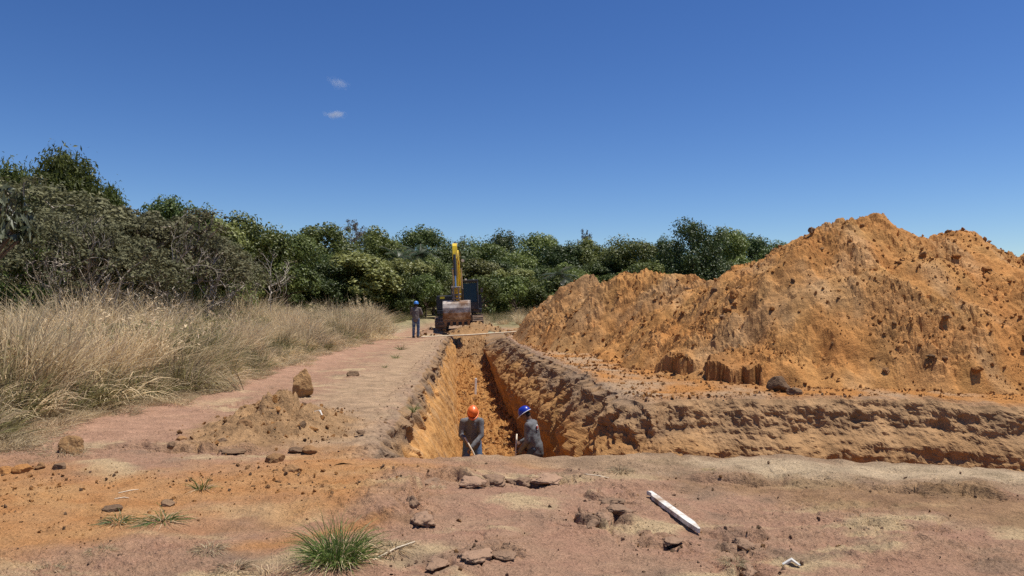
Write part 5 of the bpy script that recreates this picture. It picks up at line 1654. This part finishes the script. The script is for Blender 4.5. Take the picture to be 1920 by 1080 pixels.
def person(label, loc, rz, J, shirt, trouser, helmet, peak=1, tilt=0.0, group=None, brim=WHITE, scale=1.0, print_back=False):
    root = empty('person', loc, (0, 0, rz), scale)
    tag(root, label, 'person', group)
    g = lambda k: V3(J[k])
    head = g('head'); hm = Matrix.Translation(head) @ Matrix.Rotation(J.get('hyaw', 0), 4, 'Z') @ Matrix.Rotation(tilt, 4, 'X')
    H = lambda p: hm @ V3(p)
    b = MB()
    # body: head with face, neck, trunk, limbs, hands
    b.ball(head, 0.1, 3, (0.78, 0.95, 1.15), (tilt, 0, J.get('hyaw', 0)))
    b.cone(H((0, -0.035, -0.07)), H((0, -0.05, -0.085)), 0.055, 0.045)
    b.cone(H((0, -0.092, 0.01)), H((0, -0.118, -0.022)), 0.012, 0.017)
    b.cone(H((-0.022, -0.094, -0.055)), H((0.022, -0.094, -0.055)), 0.010, 0.010)
    for s in (-1, 1):
        b.ball(H((s * 0.08, 0.012, -0.005)), 0.03, 2, (0.4, 0.7, 1.1))
        b.cone(H((s * 0.025, -0.086, 0.03)), H((s * 0.045, -0.078, 0.032)), 0.010, 0.010)
    b.cone(H((0, 0.02, -0.06)), g('neck'), 0.055, 0.062)
    b.cone(g('neck'), g('chest'), 0.06, 0.12); b.cone(g('chest'), g('pelvis'), 0.12, 0.12)
    for s, q in ((-1, 'r'), (1, 'l')):
        b.cone(g('chest') + V3((0, 0, .08)), g('sho_' + q), 0.09, 0.055)
        b.cone(g('sho_' + q), g('elb_' + q), 0.052, 0.040); b.cone(g('elb_' + q), g('han_' + q), 0.040, 0.027)
        fw = g('han_' + q) - g('elb_' + q)
        fw = V3(J.get('hf_' + q, tuple(fw)))
        hand(b, g('han_' + q), fw, J.get('hu_' + q, (0.2, 0.9, 0.3)), J.get('grip', 0.8), s)
        b.cone(g('hip_' + q), g('kne_' + q), 0.085, 0.055); b.cone(g('kne_' + q), g('ank_' + q), 0.055, 0.038)
        b.cone(g('ank_' + q), g('ank_' + q) + V3((0, -0.12, -0.03)), 0.04, 0.03)
    blob('body', b, 0.0125, SKIN, root, 2)
    for s in (-1, 1):
        MB().ball(H((s * 0.034, -0.086, 0.012)), 0.011, 1).build('eye', DARKC, root)
    MB().ball(H((0, 0.03, -0.01)), 0.085, 3, (0.93, 0.86, 0.9)).build('hair', HAIR, root, True)
    # shirt with long sleeves
    c = MB()
    c.cone(g('neck') - V3((0, 0, 0.02)), g('chest'), 0.075, 0.155)
    ch, pe = g('chest'), g('pelvis')
    c.ball(ch, 0.17, 3, (1.08, 0.74, 1.05)); c.ball((ch + pe) / 2, 0.165, 3, (1.05, 0.78, 1.15)); c.ball(pe, 0.165, 3, (1.08, 0.85, 0.8))
    hem = g('hem') if 'hem' in J else pe - V3((0, 0, 0.06))
    c.cone(ch, hem, 0.14, 0.165, 16); c.cone(pe, hem, 0.155, 0.168, 16)
    for s in (-1, 1):
        c.cone(ch + V3((s * 0.07, 0.01, 0)), hem + V3((s * 0.05, 0, 0)), 0.12, 0.13, 14)
    for q in 'rl':
        c.cone(ch + V3((0, 0, .09)), g('sho_' + q), 0.09, 0.075)
        e0 = g('sho_' + q); e1 = g('elb_' + q); e2 = g('han_' + q)
        c.cone(e0, e1, 0.077, 0.060)
        c.cone(e1, e1 + (e2 - e1) * 0.93, 0.060, 0.046)
        c.ball(e1 + (e2 - e1) * 0.35, 0.06, 2, (1, 1, 1))
    sh = blob('shirt', c, 0.016, shirt, root, 3)
    co = np.empty(len(sh.data.vertices) * 3, np.float32); sh.data.vertices.foreach_get('co', co); co = co.reshape(-1, 3)
    no = np.empty_like(co.ravel()); sh.data.vertices.foreach_get('normal', no); no = no.reshape(-1, 3)
    co += no * (0.011 * fbm3(co[:, 0] * 9, co[:, 1] * 9, co[:, 2] * 6, 3, 3))[:, None]
    sh.data.vertices.foreach_set('co', co.ravel().astype(np.float32)); sh.data.update()
    t = MB()
    t.ball(pe - V3((0, 0, .02)), 0.155, 3, (1.05, 0.85, 0.9))
    for q in 'rl':
        t.cone(g('hip_' + q), g('kne_' + q), 0.108, 0.078); t.cone(g('kne_' + q), g('ank_' + q) + V3((0, 0, 0.03)), 0.078, 0.064)
    blob('trousers', t, 0.016, trouser, root, 3)
    for q in 'rl':
        f = MB(); a = g('ank_' + q)
        f.cone(a + V3((0, 0, 0.09)), a, 0.058, 0.055); f.cone(a + V3((0, 0.03, -0.035)), a + V3((0, -0.16, -0.042)), 0.05, 0.046)
        f.box(a + V3((0, -0.06, -0.078)), (0.10, 0.28, 0.022), (0, 0, 0), 0.008)
        blob('boot', f, 0.012, BOOT, root, 2)
    # hard hat: shell with ridge, brim and peak
    s_ = MB(); prof = []
    seg = 24; rings = []
    for i in range(9):
        a = i / 8 * math.pi / 2
        rr = math.cos(a) ** 0.75; zz = 0.135 * math.sin(a)
        rings.append([s_.bm.verts.new((0.117 * rr * math.cos(2 * math.pi * k / seg), 0.142 * rr * math.sin(2 * math.pi * k / seg), 0.02 + zz + (0.006 if k in (5, 6, 7, 17, 18, 19) else 0))) for k in range(seg)])
    for i in range(8):
        for k in range(seg):
            s_.bm.faces.new((rings[i][k], rings[i][(k + 1) % seg], rings[i + 1][(k + 1) % seg], rings[i + 1][k]))
    bmesh.ops.remove_doubles(s_.bm, verts=s_.bm.verts, dist=1e-4)
    hel = s_.build('helmet', helmet, root, True)
    hel.matrix_local = hm @ Matrix.Translation((0, 0.005, 0.025))
    r_ = MB(); o1, o2, i1 = [], [], []
    for k in range(seg):
        a = 2 * math.pi * k / seg; cx, cy = math.cos(a), math.sin(a)
        ext = 0.014 + (0.052 if peak else 0.01) * max(0, -cy) ** 2.5
        i1.append(r_.bm.verts.new((0.112 * cx, 0.137 * cy, 0.026))); o1.append(r_.bm.verts.new(((0.117 + ext * 0.75) * cx, (0.142 + ext) * cy, 0.018 - 0.2 * ext))); o2.append(r_.bm.verts.new(((0.116 + ext * 0.75) * cx, (0.141 + ext) * cy, 0.012 - 0.2 * ext)))
    for k in range(seg):
        j = (k + 1) % seg
        r_.bm.faces.new((i1[k], o1[k], o1[j], i1[j])); r_.bm.faces.new((o1[k], o2[k], o2[j], o1[j])); r_.bm.faces.new((o2[k], i1[k], i1[j], o2[j]))
    link('brim', r_.mesh('brim', True), brim, hel)
    if print_back:
        for (px_, pz, w_, h_, m_) in ((0.055, 0.09, 0.07, 0.022, WHITE), (0.05, 0.065, 0.085, 0.016, PRINT), (0.06, 0.04, 0.06, 0.020, PRINT), (0.05, 0.015, 0.07, 0.012, WHITE), (0.055, -0.03, 0.04, 0.008, WHITE)):
            p_ = ch + V3((px_, 0.142 - 0.2 * abs(pz - .03), pz))
            MB().box((0, 0, 0), (w_, 0.02, h_), (0.25 * (pz - 0.03) * 8 * -1, 0, 0.12), 0.004).build('shirt_print', m_, root, loc=p_)
    return root


FL = lambda y: float(floor_z(np.array([y]))[0])
# worker with orange helmet, facing us, bent over the tool
J1 = dict(ank_r=(-0.17, -0.02, 0.09), ank_l=(0.17, 0.06, 0.09), kne_r=(-0.15, -0.10, 0.50), kne_l=(0.16, -0.04, 0.50), hip_r=(-0.09, 0.06, 0.90), hip_l=(0.10, 0.07, 0.90), pelvis=(0.01, 0.06, 0.98),
          chest=(0.0, -0.10, 1.30), neck=(0.0, -0.22, 1.47), head=(0.02, -0.32, 1.575), sho_r=(-0.185, -0.15, 1.39), sho_l=(0.185, -0.15, 1.39), elb_r=(-0.235, -0.19, 1.10), han_r=(-0.13, -0.40, 1.00),
          elb_l=(0.20, -0.25, 1.10), han_l=(-0.02, -0.43, 0.86), hf_r=(0.5, -0.35, -0.5), hf_l=(-0.7, -0.3, -0.5), hu_r=(0.3, 0.4, 0.9), hu_l=(0.3, 0.4, 0.9), hem=(0.01, 0.03, 0.88))
x, y, _ = at(885, 800, 16.2)
person('worker in orange helmet and grey shirt bent over in the trench', (x, y, FL(y) + 0.02), 0.05, J1, SHIRT, JEAN, HORANGE, 1, 0.75, 'workers in the trench', HORANGE)
t = empty('shovel', (x, y, FL(y) + 0.02), (0, 0, 0.05)); tag(t, 'pale-handled digging tool gripped by the worker in the orange helmet', 'tool', 'digging tools')
MB().tube([(-0.15, -0.46, 1.10), (0.02, -0.50, 0.80), (0.28, -0.58, 0.22)], 0.017, 10).build('handle', HANDLE, t, True)
MB().prism([(-0.11, 0.13), (0.11, 0.13), (0.11, -0.10), (0.0, -0.18), (-0.11, -0.10)], 'y', -0.005, 0.005).build('blade', RUSTY, t, loc=(0.33, -0.60, 0.14), rot=(0.2, -0.35, 0))
# worker with dark blue helmet, turned to the left, seen from behind his shoulder
J2 = dict(ank_r=(-0.12, 0.06, 0.09), ank_l=(0.12, -0.08, 0.09), kne_r=(-0.11, 0.0, 0.50), kne_l=(0.11, -0.12, 0.50), hip_r=(-0.09, 0.05, 0.90), hip_l=(0.09, 0.03, 0.90), pelvis=(0, 0.05, 0.96),
          chest=(0, -0.03, 1.30), neck=(0, -0.09, 1.48), head=(0, -0.17, 1.59), sho_r=(-0.185, -0.05, 1.40), sho_l=(0.185, -0.05, 1.40), elb_r=(-0.23, -0.08, 1.08), han_r=(-0.10, -0.32, 1.0),
          elb_l=(0.22, -0.06, 1.08), han_l=(0.08, -0.27, 0.82), hf_l=(-0.4, -0.6, -0.5), hf_r=(0.5, -0.5, -0.5), hu_r=(0.3, 0.4, 0.9), hu_l=(0.3, 0.4, 0.9), hem=(0, 0.05, 0.80))
x, y, _ = at(1000, 800, 15.5)
person('worker in dark blue helmet and grey shirt turned left in the trench', (x, y, FL(y) + 0.03), math.radians(-112), J2, SHIRT, JEAND, HBLUE, 1, 0.6, 'workers in the trench', WHITE, print_back=True)
t = empty('shovel', (x, y, FL(y) + 0.03), (0, 0, math.radians(-112))); tag(t, 'pale-handled digging tool held by the worker in the dark blue helmet', 'tool', 'digging tools')
MB().tube([(-0.08, -0.40, 1.16), (0.03, -0.38, 0.85), (0.20, -0.36, 0.25)], 0.017, 10).build('handle', HANDLE, t, True)
MB().prism([(-0.11, 0.13), (0.11, 0.13), (0.11, -0.10), (0.0, -0.18), (-0.11, -0.10)], 'y', -0.005, 0.005).build('blade', RUSTY, t, loc=(0.24, -0.36, 0.15), rot=(0.1, -0.3, 0))
# man standing by the far end with folded arms, seen from behind
J3 = dict(ank_r=(-0.11, 0.0, 0.09), ank_l=(0.12, 0.03, 0.09), kne_r=(-0.11, -0.02, 0.50), kne_l=(0.115, 0.0, 0.50), hip_r=(-0.09, 0.02, 0.92), hip_l=(0.09, 0.02, 0.92), pelvis=(0, 0.02, 0.98),
          chest=(0, 0.0, 1.32), neck=(0, -0.01, 1.50), head=(0, -0.03, 1.63), sho_r=(-0.19, 0.0, 1.43), sho_l=(0.19, 0.0, 1.43), elb_r=(-0.27, -0.08, 1.17), han_r=(0.06, -0.23, 1.20),
          elb_l=(0.27, -0.08, 1.17), han_l=(-0.08, -0.22, 1.16), grip=0.5)
x, y = gp(780, 631)
person('worker in light blue helmet and jeans standing with folded arms beside the grass', (x, y, zg(x, y)), math.radians(172), J3, SHIRTB, JEAN, HLIGHT, 0, 0.05, None, HLIGHT)
x, y = gp(757, 638)
# ================================================================ EXCAVATOR
YEL = plain_mat('yellow_paint', (0.82, 0.58, 0.02), 0.45, var=0.12, scale=4, dirt=(0.33, 0.19, 0.08), dirt_amt=.5)
BLK = plain_mat('dark_grey_paint', (0.035, 0.038, 0.042), 0.45, var=0.2, scale=5, dirt=(0.22, 0.15, 0.10), dirt_amt=.2)
RUB = plain_mat('dusty_track_steel', (0.10, 0.08, 0.065), 0.8, 0.2, var=0.3, scale=6, dirt=(0.36, 0.23, 0.14), dirt_amt=.75)
CHR = plain_mat('cylinder_rod', (0.6, 0.6, 0.6), 0.2, 0.9, var=0.05)
CYL = plain_mat('cylinder_barrel', (0.06, 0.06, 0.062), 0.4, 0.2, var=0.15)
STEEL = plain_mat('worn_bucket_steel', (0.52, 0.45, 0.38), 0.42, 0.35, var=0.25, scale=5, dirt=(0.20, 0.11, 0.06), dirt_amt=.7)
STICK = plain_mat('yellow_sticker', (0.85, 0.75, 0.05), 0.5, var=0.03)
LAMPM = plain_mat('lamp_glass', (0.7, 0.7, 0.68), 0.15)
gm, gnt, gb = new_mat('tinted_cab_glass')
gb.inputs['Base Color'].default_value = (0.03, 0.06, 0.085, 1); gb.inputs['Roughness'].default_value = 0.04
gb.inputs['Transmission Weight'].default_value = 0.35; gb.inputs['IOR'].default_value = 1.3

EX, EY = -3.0, 43.6
ex = empty('excavator', (EX, EY, zg(-2.8, 43.6) - 0.02), (0, -0.04, math.radians(2.4)))
tag(ex, 'yellow crawler excavator with dark cab digging at the far end of the trench', 'excavator')
for s in (-1, 1):
    mb = MB()
    path = []
    Lh, r = 1.75, 0.42
    for k in range(13):
        a = math.pi / 2 + math.pi * k / 12; path.append((-Lh + r * math.cos(a), 0.45 + r * math.sin(a)))
    for k in range(13):
        a = -math.pi / 2 + math.pi * k / 12; path.append((Lh + r * math.cos(a), 0.45 + r * math.sin(a)))
    mb.prism(path, 'x', s * 1.05 - 0.27, s * 1.05 + 0.27)
    tr = mb.build('track', RUB, ex)
    # shoes with grousers round the loop
    per = [(path[i], path[(i + 1) % len(path)]) for i in range(len(path))]
    tot = sum(math.dist(a, b) for a, b in per); n = 44
    shoe = MB().box((0, 0, 0), (0.60, 0.17, 0.035), (0, 0, 0), 0.004).box((0, 0.03, 0.03), (0.60, 0.022, 0.035)).mesh('shoe'); shoe.materials.append(RUB)
    for k in range(n):
        d = tot * k / n
        for a, b in per:
            l = math.dist(a, b)
            if d <= l:
                f = d / l; py_, pz = a[0] + (b[0] - a[0]) * f, a[1] + (b[1] - a[1]) * f; ang = math.atan2(b[1] - a[1], b[0] - a[0]); break
            d -= l
        link('shoe', shoe, None, tr, (s * 1.05, py_ + 0.02 * math.sin(ang), pz - 0.02 * math.cos(ang)), (ang + math.pi, 0, 0))
    for yy in (-Lh, Lh):
        MB().tube([(s * 1.05 - 0.3, yy, 0.45), (s * 1.05 + 0.3, yy, 0.45)], 0.26, 16).build('wheel', BLK, tr)
mb = MB(); mb.box((0, 0, 0.62), (1.7, 1.5, 0.5), (0, 0, 0), 0.06).box((0, -0.9, 0.5), (1.7, 0.4, 0.25), (0, 0, 0), 0.04).box((0, 0.9, 0.5), (1.7, 0.4, 0.25), (0, 0, 0), 0.04)
mb.build('track_frame', BLK, ex)
MB().tube([(0, 0, 0.84), (0, 0, 1.06)], 0.62, 24).build('slewing_ring', BLK, ex)
mb = MB(); mb.box((0, 0.75, 1.16), (2.55, 3.5, 0.22), (0, 0, 0), 0.03); mb.build('platform', BLK, ex)
mb = MB(); mb.box((-0.82, 0.7, 1.68), (0.95, 3.0, 0.86), (0, 0, 0), 0.08); sb = mb.build('side_compartment', BLK, ex)
MB().box((-0.95, -0.81, 1.98), (0.26, 0.012, 0.13)).build('sticker', STICK, sb)
mb = MB(); mb.box((0.40, 1.5, 1.60), (1.4, 1.6, 0.70), (0, 0, 0), 0.08); mb.build('engine_cover', BLK, ex)
mb = MB(); mb.prism([(-1.3, 2.3), (-1.15, 2.75), (-0.7, 2.98), (0.7, 2.98), (1.15, 2.75), (1.3, 2.3)], 'z', 1.12, 2.12); mb.build('counterweight', BLK, ex)
MB().tube([(-0.5, 2.0, 2.1), (-0.5, 2.0, 2.75)], 0.06, 10).build('exhaust_pipe', RUB, ex)
# cab
cx0, cx1, cy0, cy1, cz0, cz1 = 0.14, 1.12, -1.25, 0.55, 1.27, 2.88
mb = MB()
for xx in (cx0 + 0.04, cx1 - 0.04):
    mb.tube([(xx, cy0 + 0.02, cz0 + 0.3), (xx, cy0 + 0.04, cz0 + 1.0), (xx, cy0 + 0.16, cz1 - 0.05)], 0.05, 8); mb.box((xx, cy1 - 0.04, (cz0 + cz1) / 2), (0.09, 0.09, cz1 - cz0))
    mb.box((xx, cy0 + 0.95, (cz0 + cz1) / 2), (0.08, 0.09, cz1 - cz0 - 0.1))
mb.box(((cx0 + cx1) / 2, (cy0 + cy1) / 2, cz0 + 0.1), (cx1 - cx0, cy1 - cy0, 0.24), (0, 0, 0), 0.03)
mb.box(((cx0 + cx1) / 2, cy0 + 0.03, cz0 + 0.28), (cx1 - cx0 - 0.02, 0.07, 0.22), (0, 0, 0), 0.02)
mb.box(((cx0 + cx1) / 2, cy1 - 0.05, (cz0 + cz1) / 2 - 0.2), (cx1 - cx0 - 0.1, 0.05, cz1 - cz0 - 0.55))
cabo = mb.build('cab', BLK, ex)
MB().box(((cx0 + cx1) / 2, (cy0 + cy1) / 2 + 0.06, cz1), (cx1 - cx0 + 0.02, cy1 - cy0 - 0.06, 0.14), (0, 0, 0), 0.05).build('roof', BLK, cabo)
MB().box(((cx0 + cx1) / 2, cy0 + 0.07, (cz0 + cz1) / 2 + 0.14), (cx1 - cx0 - 0.17, 0.012, cz1 - cz0 - 0.55), (-0.06, 0, 0)).build('windscreen', gm, cabo)
for xx in (cx0 + 0.02, cx1 - 0.02):
    MB().box((xx, cy0 + 0.5, (cz0 + cz1) / 2 + 0.1), (0.012, 0.78, cz1 - cz0 - 0.45)).build('side_window', gm, cabo)
MB().box(((cx0 + cx1) / 2, 0.05, cz0 + 0.5), (0.5, 0.5, 0.14), (0, 0, 0), 0.04).box(((cx0 + cx1) / 2, 0.32, cz0 + 0.9), (0.48, 0.14, 0.85), (-0.15, 0, 0), 0.05).build('seat', BLK, cabo)
MB().box((cx0 + 0.3, cy0 + 0.1, cz1 + 0.08), (0.12, 0.1, 0.09), (0, 0, 0), 0.02).build('work_light', LAMPM, cabo)
MB().tube([(cx1, cy0, cz0 + 0.9), (cx1 + 0.18, cy0 - 0.08, cz0 + 1.0)], 0.012, 6).box((cx1 + 0.2, cy0 - 0.09, cz0 + 1.05), (0.14, 0.04, 0.24), (0, 0, 0.2), 0.015).build('mirror', BLK, cabo)
# boom, arm, cylinders, bucket
bo = [(-0.45, 1.30), (-0.30, 1.75), (-1.9, 4.05), (-2.45, 4.45), (-3.2, 4.50), (-4.62, 4.25), (-4.70, 4.05), (-4.55, 3.92), (-3.2, 3.90), (-2.65, 3.70), (-1.1, 1.75), (-0.75, 1.28)]
boom = MB().prism(bo, 'x', -0.15, 0.15).build('boom', YEL, ex)
for s in (-1, 1):
    cy_ = MB().tube([(s * 0.24, -0.95, 1.15), (s * 0.24, -1.75, 2.45)], 0.065, 12).build('boom_cylinder', CYL, ex)
    MB().tube([(s * 0.24, -1.75, 2.45), (s * 0.24, -2.4, 3.55)], 0.04, 10).build('rod', CHR, cy_)
cy_ = MB().tube([(0, -2.2, 4.75), (0, -3.6, 4.86)], 0.085, 12).build('arm_cylinder', CYL, ex)
MB().tube([(0, -3.6, 4.86), (0, -4.5, 4.72)], 0.05, 10).build('rod', CHR, cy_)
MB().tube([(0.34, -2.25, 3.98), (0.34, -2.38, 3.98)], 0.09, 12).build('boom_light', LAMPM, boom)
MB().tube([(0.23, -0.9, 2.2), (0.23, -2.3, 4.2), (0.23, -3.9, 4.4)], 0.025, 6).build('hose', CYL, boom)
am = [(-4.25, 4.62), (-4.50, 4.78), (-4.78, 4.62), (-4.98, 3.95), (-5.02, 2.20), (-4.90, 2.02), (-4.76, 2.06), (-4.42, 3.80)]
arm = MB().prism(am, 'x', -0.115, 0.115).build('arm', YEL, ex)
cy_ = MB().tube([(-0.02, -5.02, 4.15), (-0.02, -5.16, 3.05)], 0.075, 12).build('bucket_cylinder', CYL, ex)
MB().tube([(-0.02, -5.16, 3.05), (-0.02, -5.26, 2.42)], 0.045, 10).build('rod', CHR, cy_)
mb = MB()
for s in (-1, 1):
    mb.prism([(-5.20, 2.48), (-5.32, 2.44), (-5.02, 2.24), (-4.93, 2.30)], 'x', s * 0.19 - 0.02, s * 0.19 + 0.02)
    mb.prism([(-5.20, 2.50), (-5.33, 2.48), (-5.36, 1.90), (-5.24, 1.86)], 'x', s * 0.12 - 0.025, s * 0.12 + 0.025)
    mb.box((s * 0.14, -5.08, 1.86), (0.05, 0.5, 0.26), (0, 0, 0), 0.01)
mb.tube([(-0.24, -5.26, 2.45), (0.24, -5.26, 2.45)], 0.045, 10).tube([(-0.24, -4.93, 2.08), (0.24, -4.93, 2.08)], 0.06, 10).tube([(-0.22, -5.3, 1.88), (0.22, -5.3, 1.88)], 0.045, 10)
mb.build('linkage', plain_mat('linkage_steel', (0.25, 0.22, 0.19), 0.5, 0.4, var=.3, dirt=(0.3, 0.2, 0.12), dirt_amt=.4), ex)
# bucket: curved back plate towards us, two cheeks, lip and five teeth
W2 = 0.68
arc = [(-4.55, 1.74), (-4.95, 1.78), (-5.30, 1.76), (-5.52, 1.62), (-5.64, 1.40), (-5.66, 1.15), (-5.58, 0.92), (-5.42, 0.74)]
inn = [(p[0] + 0.045 * (1 if i > 2 else 0.3), p[1] - 0.045 * (1 if i < 4 else -0.3)) for i, p in enumerate(arc)]
bk = MB().prism(arc + inn[::-1], 'x', -W2, W2).build('bucket', STEEL, ex)
for s in (-1, 1):
    MB().prism(arc + [(-5.30, 0.78), (-4.75, 1.15), (-4.45, 1.5)], 'x', s * W2 - 0.02, s * W2 + 0.025).build('side_plate', STEEL, bk)
    MB().prism([(-5.60, 1.0), (-5.40, 0.70), (-5.25, 0.76), (-5.40, 1.1)], 'x', s * (W2 + 0.03) - 0.015, s * (W2 + 0.03) + 0.015).build('side_cutter', RUB, bk)
MB().box((0, -5.40, 0.74), (2 * W2, 0.09, 0.10), (0.4, 0, 0), 0.01).build('cutting_edge', RUB, bk)
tooth = MB().prism([(-0.07, 0.05), (0.07, 0.05), (0.05, -0.26), (-0.04, -0.26)], 'x', -0.06, 0.06).mesh('tooth'); tooth.materials.append(RUB)
for k in range(5):
    link('tooth', tooth, None, bk, (-W2 + 0.09 + k * (2 * W2 - 0.18) / 4, -5.38, 0.72), (0.45, 0, 0))
# operator in the cab
J4 = dict(ank_r=(-0.12, -0.45, 0.09), ank_l=(0.12, -0.45, 0.09), kne_r=(-0.14, -0.40, 0.50), kne_l=(0.14, -0.40, 0.50), hip_r=(-0.09, 0.0, 0.52), hip_l=(0.09, 0.0, 0.52), pelvis=(0, 0.05, 0.56),
          chest=(0, 0.05, 0.90), neck=(0, 0.03, 1.08), head=(0, 0.0, 1.20), sho_r=(-0.19, 0.04, 1.0), sho_l=(0.19, 0.04, 1.0), elb_r=(-0.25, -0.05, 0.76), han_r=(-0.2, -0.30, 0.74),
          elb_l=(0.25, -0.05, 0.76), han_l=(0.2, -0.30, 0.74), grip=0.9)
person('operator seated behind the glass of the excavator cab', (EX + 0.63, EY + 0.02, zg(-2.8, 43.6) + 1.38), 0.0, J4, SHIRTB, JEAND, HLIGHT, 1, 0.1, None, HLIGHT, 0.92)

# ================================================================ CLOUDS
def cloud(label, px, py, D, wpx, hpx, dens, seed, slope=0.0):
    x, y, z = at(px, py, D); w = wpx / FPX * D; h = hpx / FPX * D
    mb = MB(); rng = R(seed)
    mb.ball((0, 0, 0), 0.5, 3, (w * 1.5, w * 0.9, h * 1.7))
    m = bpy.data.materials.new('cloud_vapour'); m.use_nodes = True; nt = m.node_tree
    nt.nodes.remove(nt.nodes['Principled BSDF'])
    L = nt.links.new
    tc = nd(nt, 'ShaderNodeTexCoord'); mp = nd(nt, 'ShaderNodeMapping'); mp.inputs['Scale'].default_value = (2 / (w * 1.5), 2 / (w * 0.9), 2 / (h * 1.7))
    L(tc.outputs['Object'], mp.inputs[0])
    ln = nd(nt, 'ShaderNodeVectorMath', operation='LENGTH'); L(mp.outputs[0], ln.inputs[0])
    nz = nd(nt, 'ShaderNodeTexNoise', Scale=4.2 / w * 1.0, Detail=5.0, Roughness=0.62); L(tc.outputs['Object'], nz.inputs['Vector'])
    nz.inputs['Scale'].default_value = 5.0 / w
    f = nd(nt, 'ShaderNodeMapRange'); f.inputs[1].default_value = 0.25; f.inputs[2].default_value = 1.0; f.inputs[3].default_value = 0.25; f.inputs[4].default_value = -0.22; L(ln.outputs['Value'], f.inputs[0])
    ad = nd(nt, 'ShaderNodeMath', operation='ADD'); L(nz.outputs['Fac'], ad.inputs[0]); L(f.outputs[0], ad.inputs[1])
    r2 = nd(nt, 'ShaderNodeMapRange'); r2.inputs[1].default_value = 0.5; r2.inputs[2].default_value = 0.85; r2.inputs[3].default_value = 0; r2.inputs[4].default_value = dens; L(ad.outputs[0], r2.inputs[0])
    vs = nd(nt, 'ShaderNodeVolumePrincipled'); vs.inputs['Color'].default_value = (1, 1, 1, 1); vs.inputs['Anisotropy'].default_value = 0.2
    L(r2.outputs[0], vs.inputs['Density']); L(vs.outputs[0], nt.nodes['Material Output'].inputs['Volume'])
    o = mb.build('cloud', m, None, loc=(x, y, z), rot=(0, slope, 0))
    tag(o, label, 'cloud', 'wisps of cloud')


cloud('faint upper wisp of cloud in the blue sky', 634, 156, 2600, 44, 18, 0.010, 1, 0.35)
cloud('lower, brighter little white cloud in the blue sky', 628, 215, 2600, 42, 13, 0.030, 4)
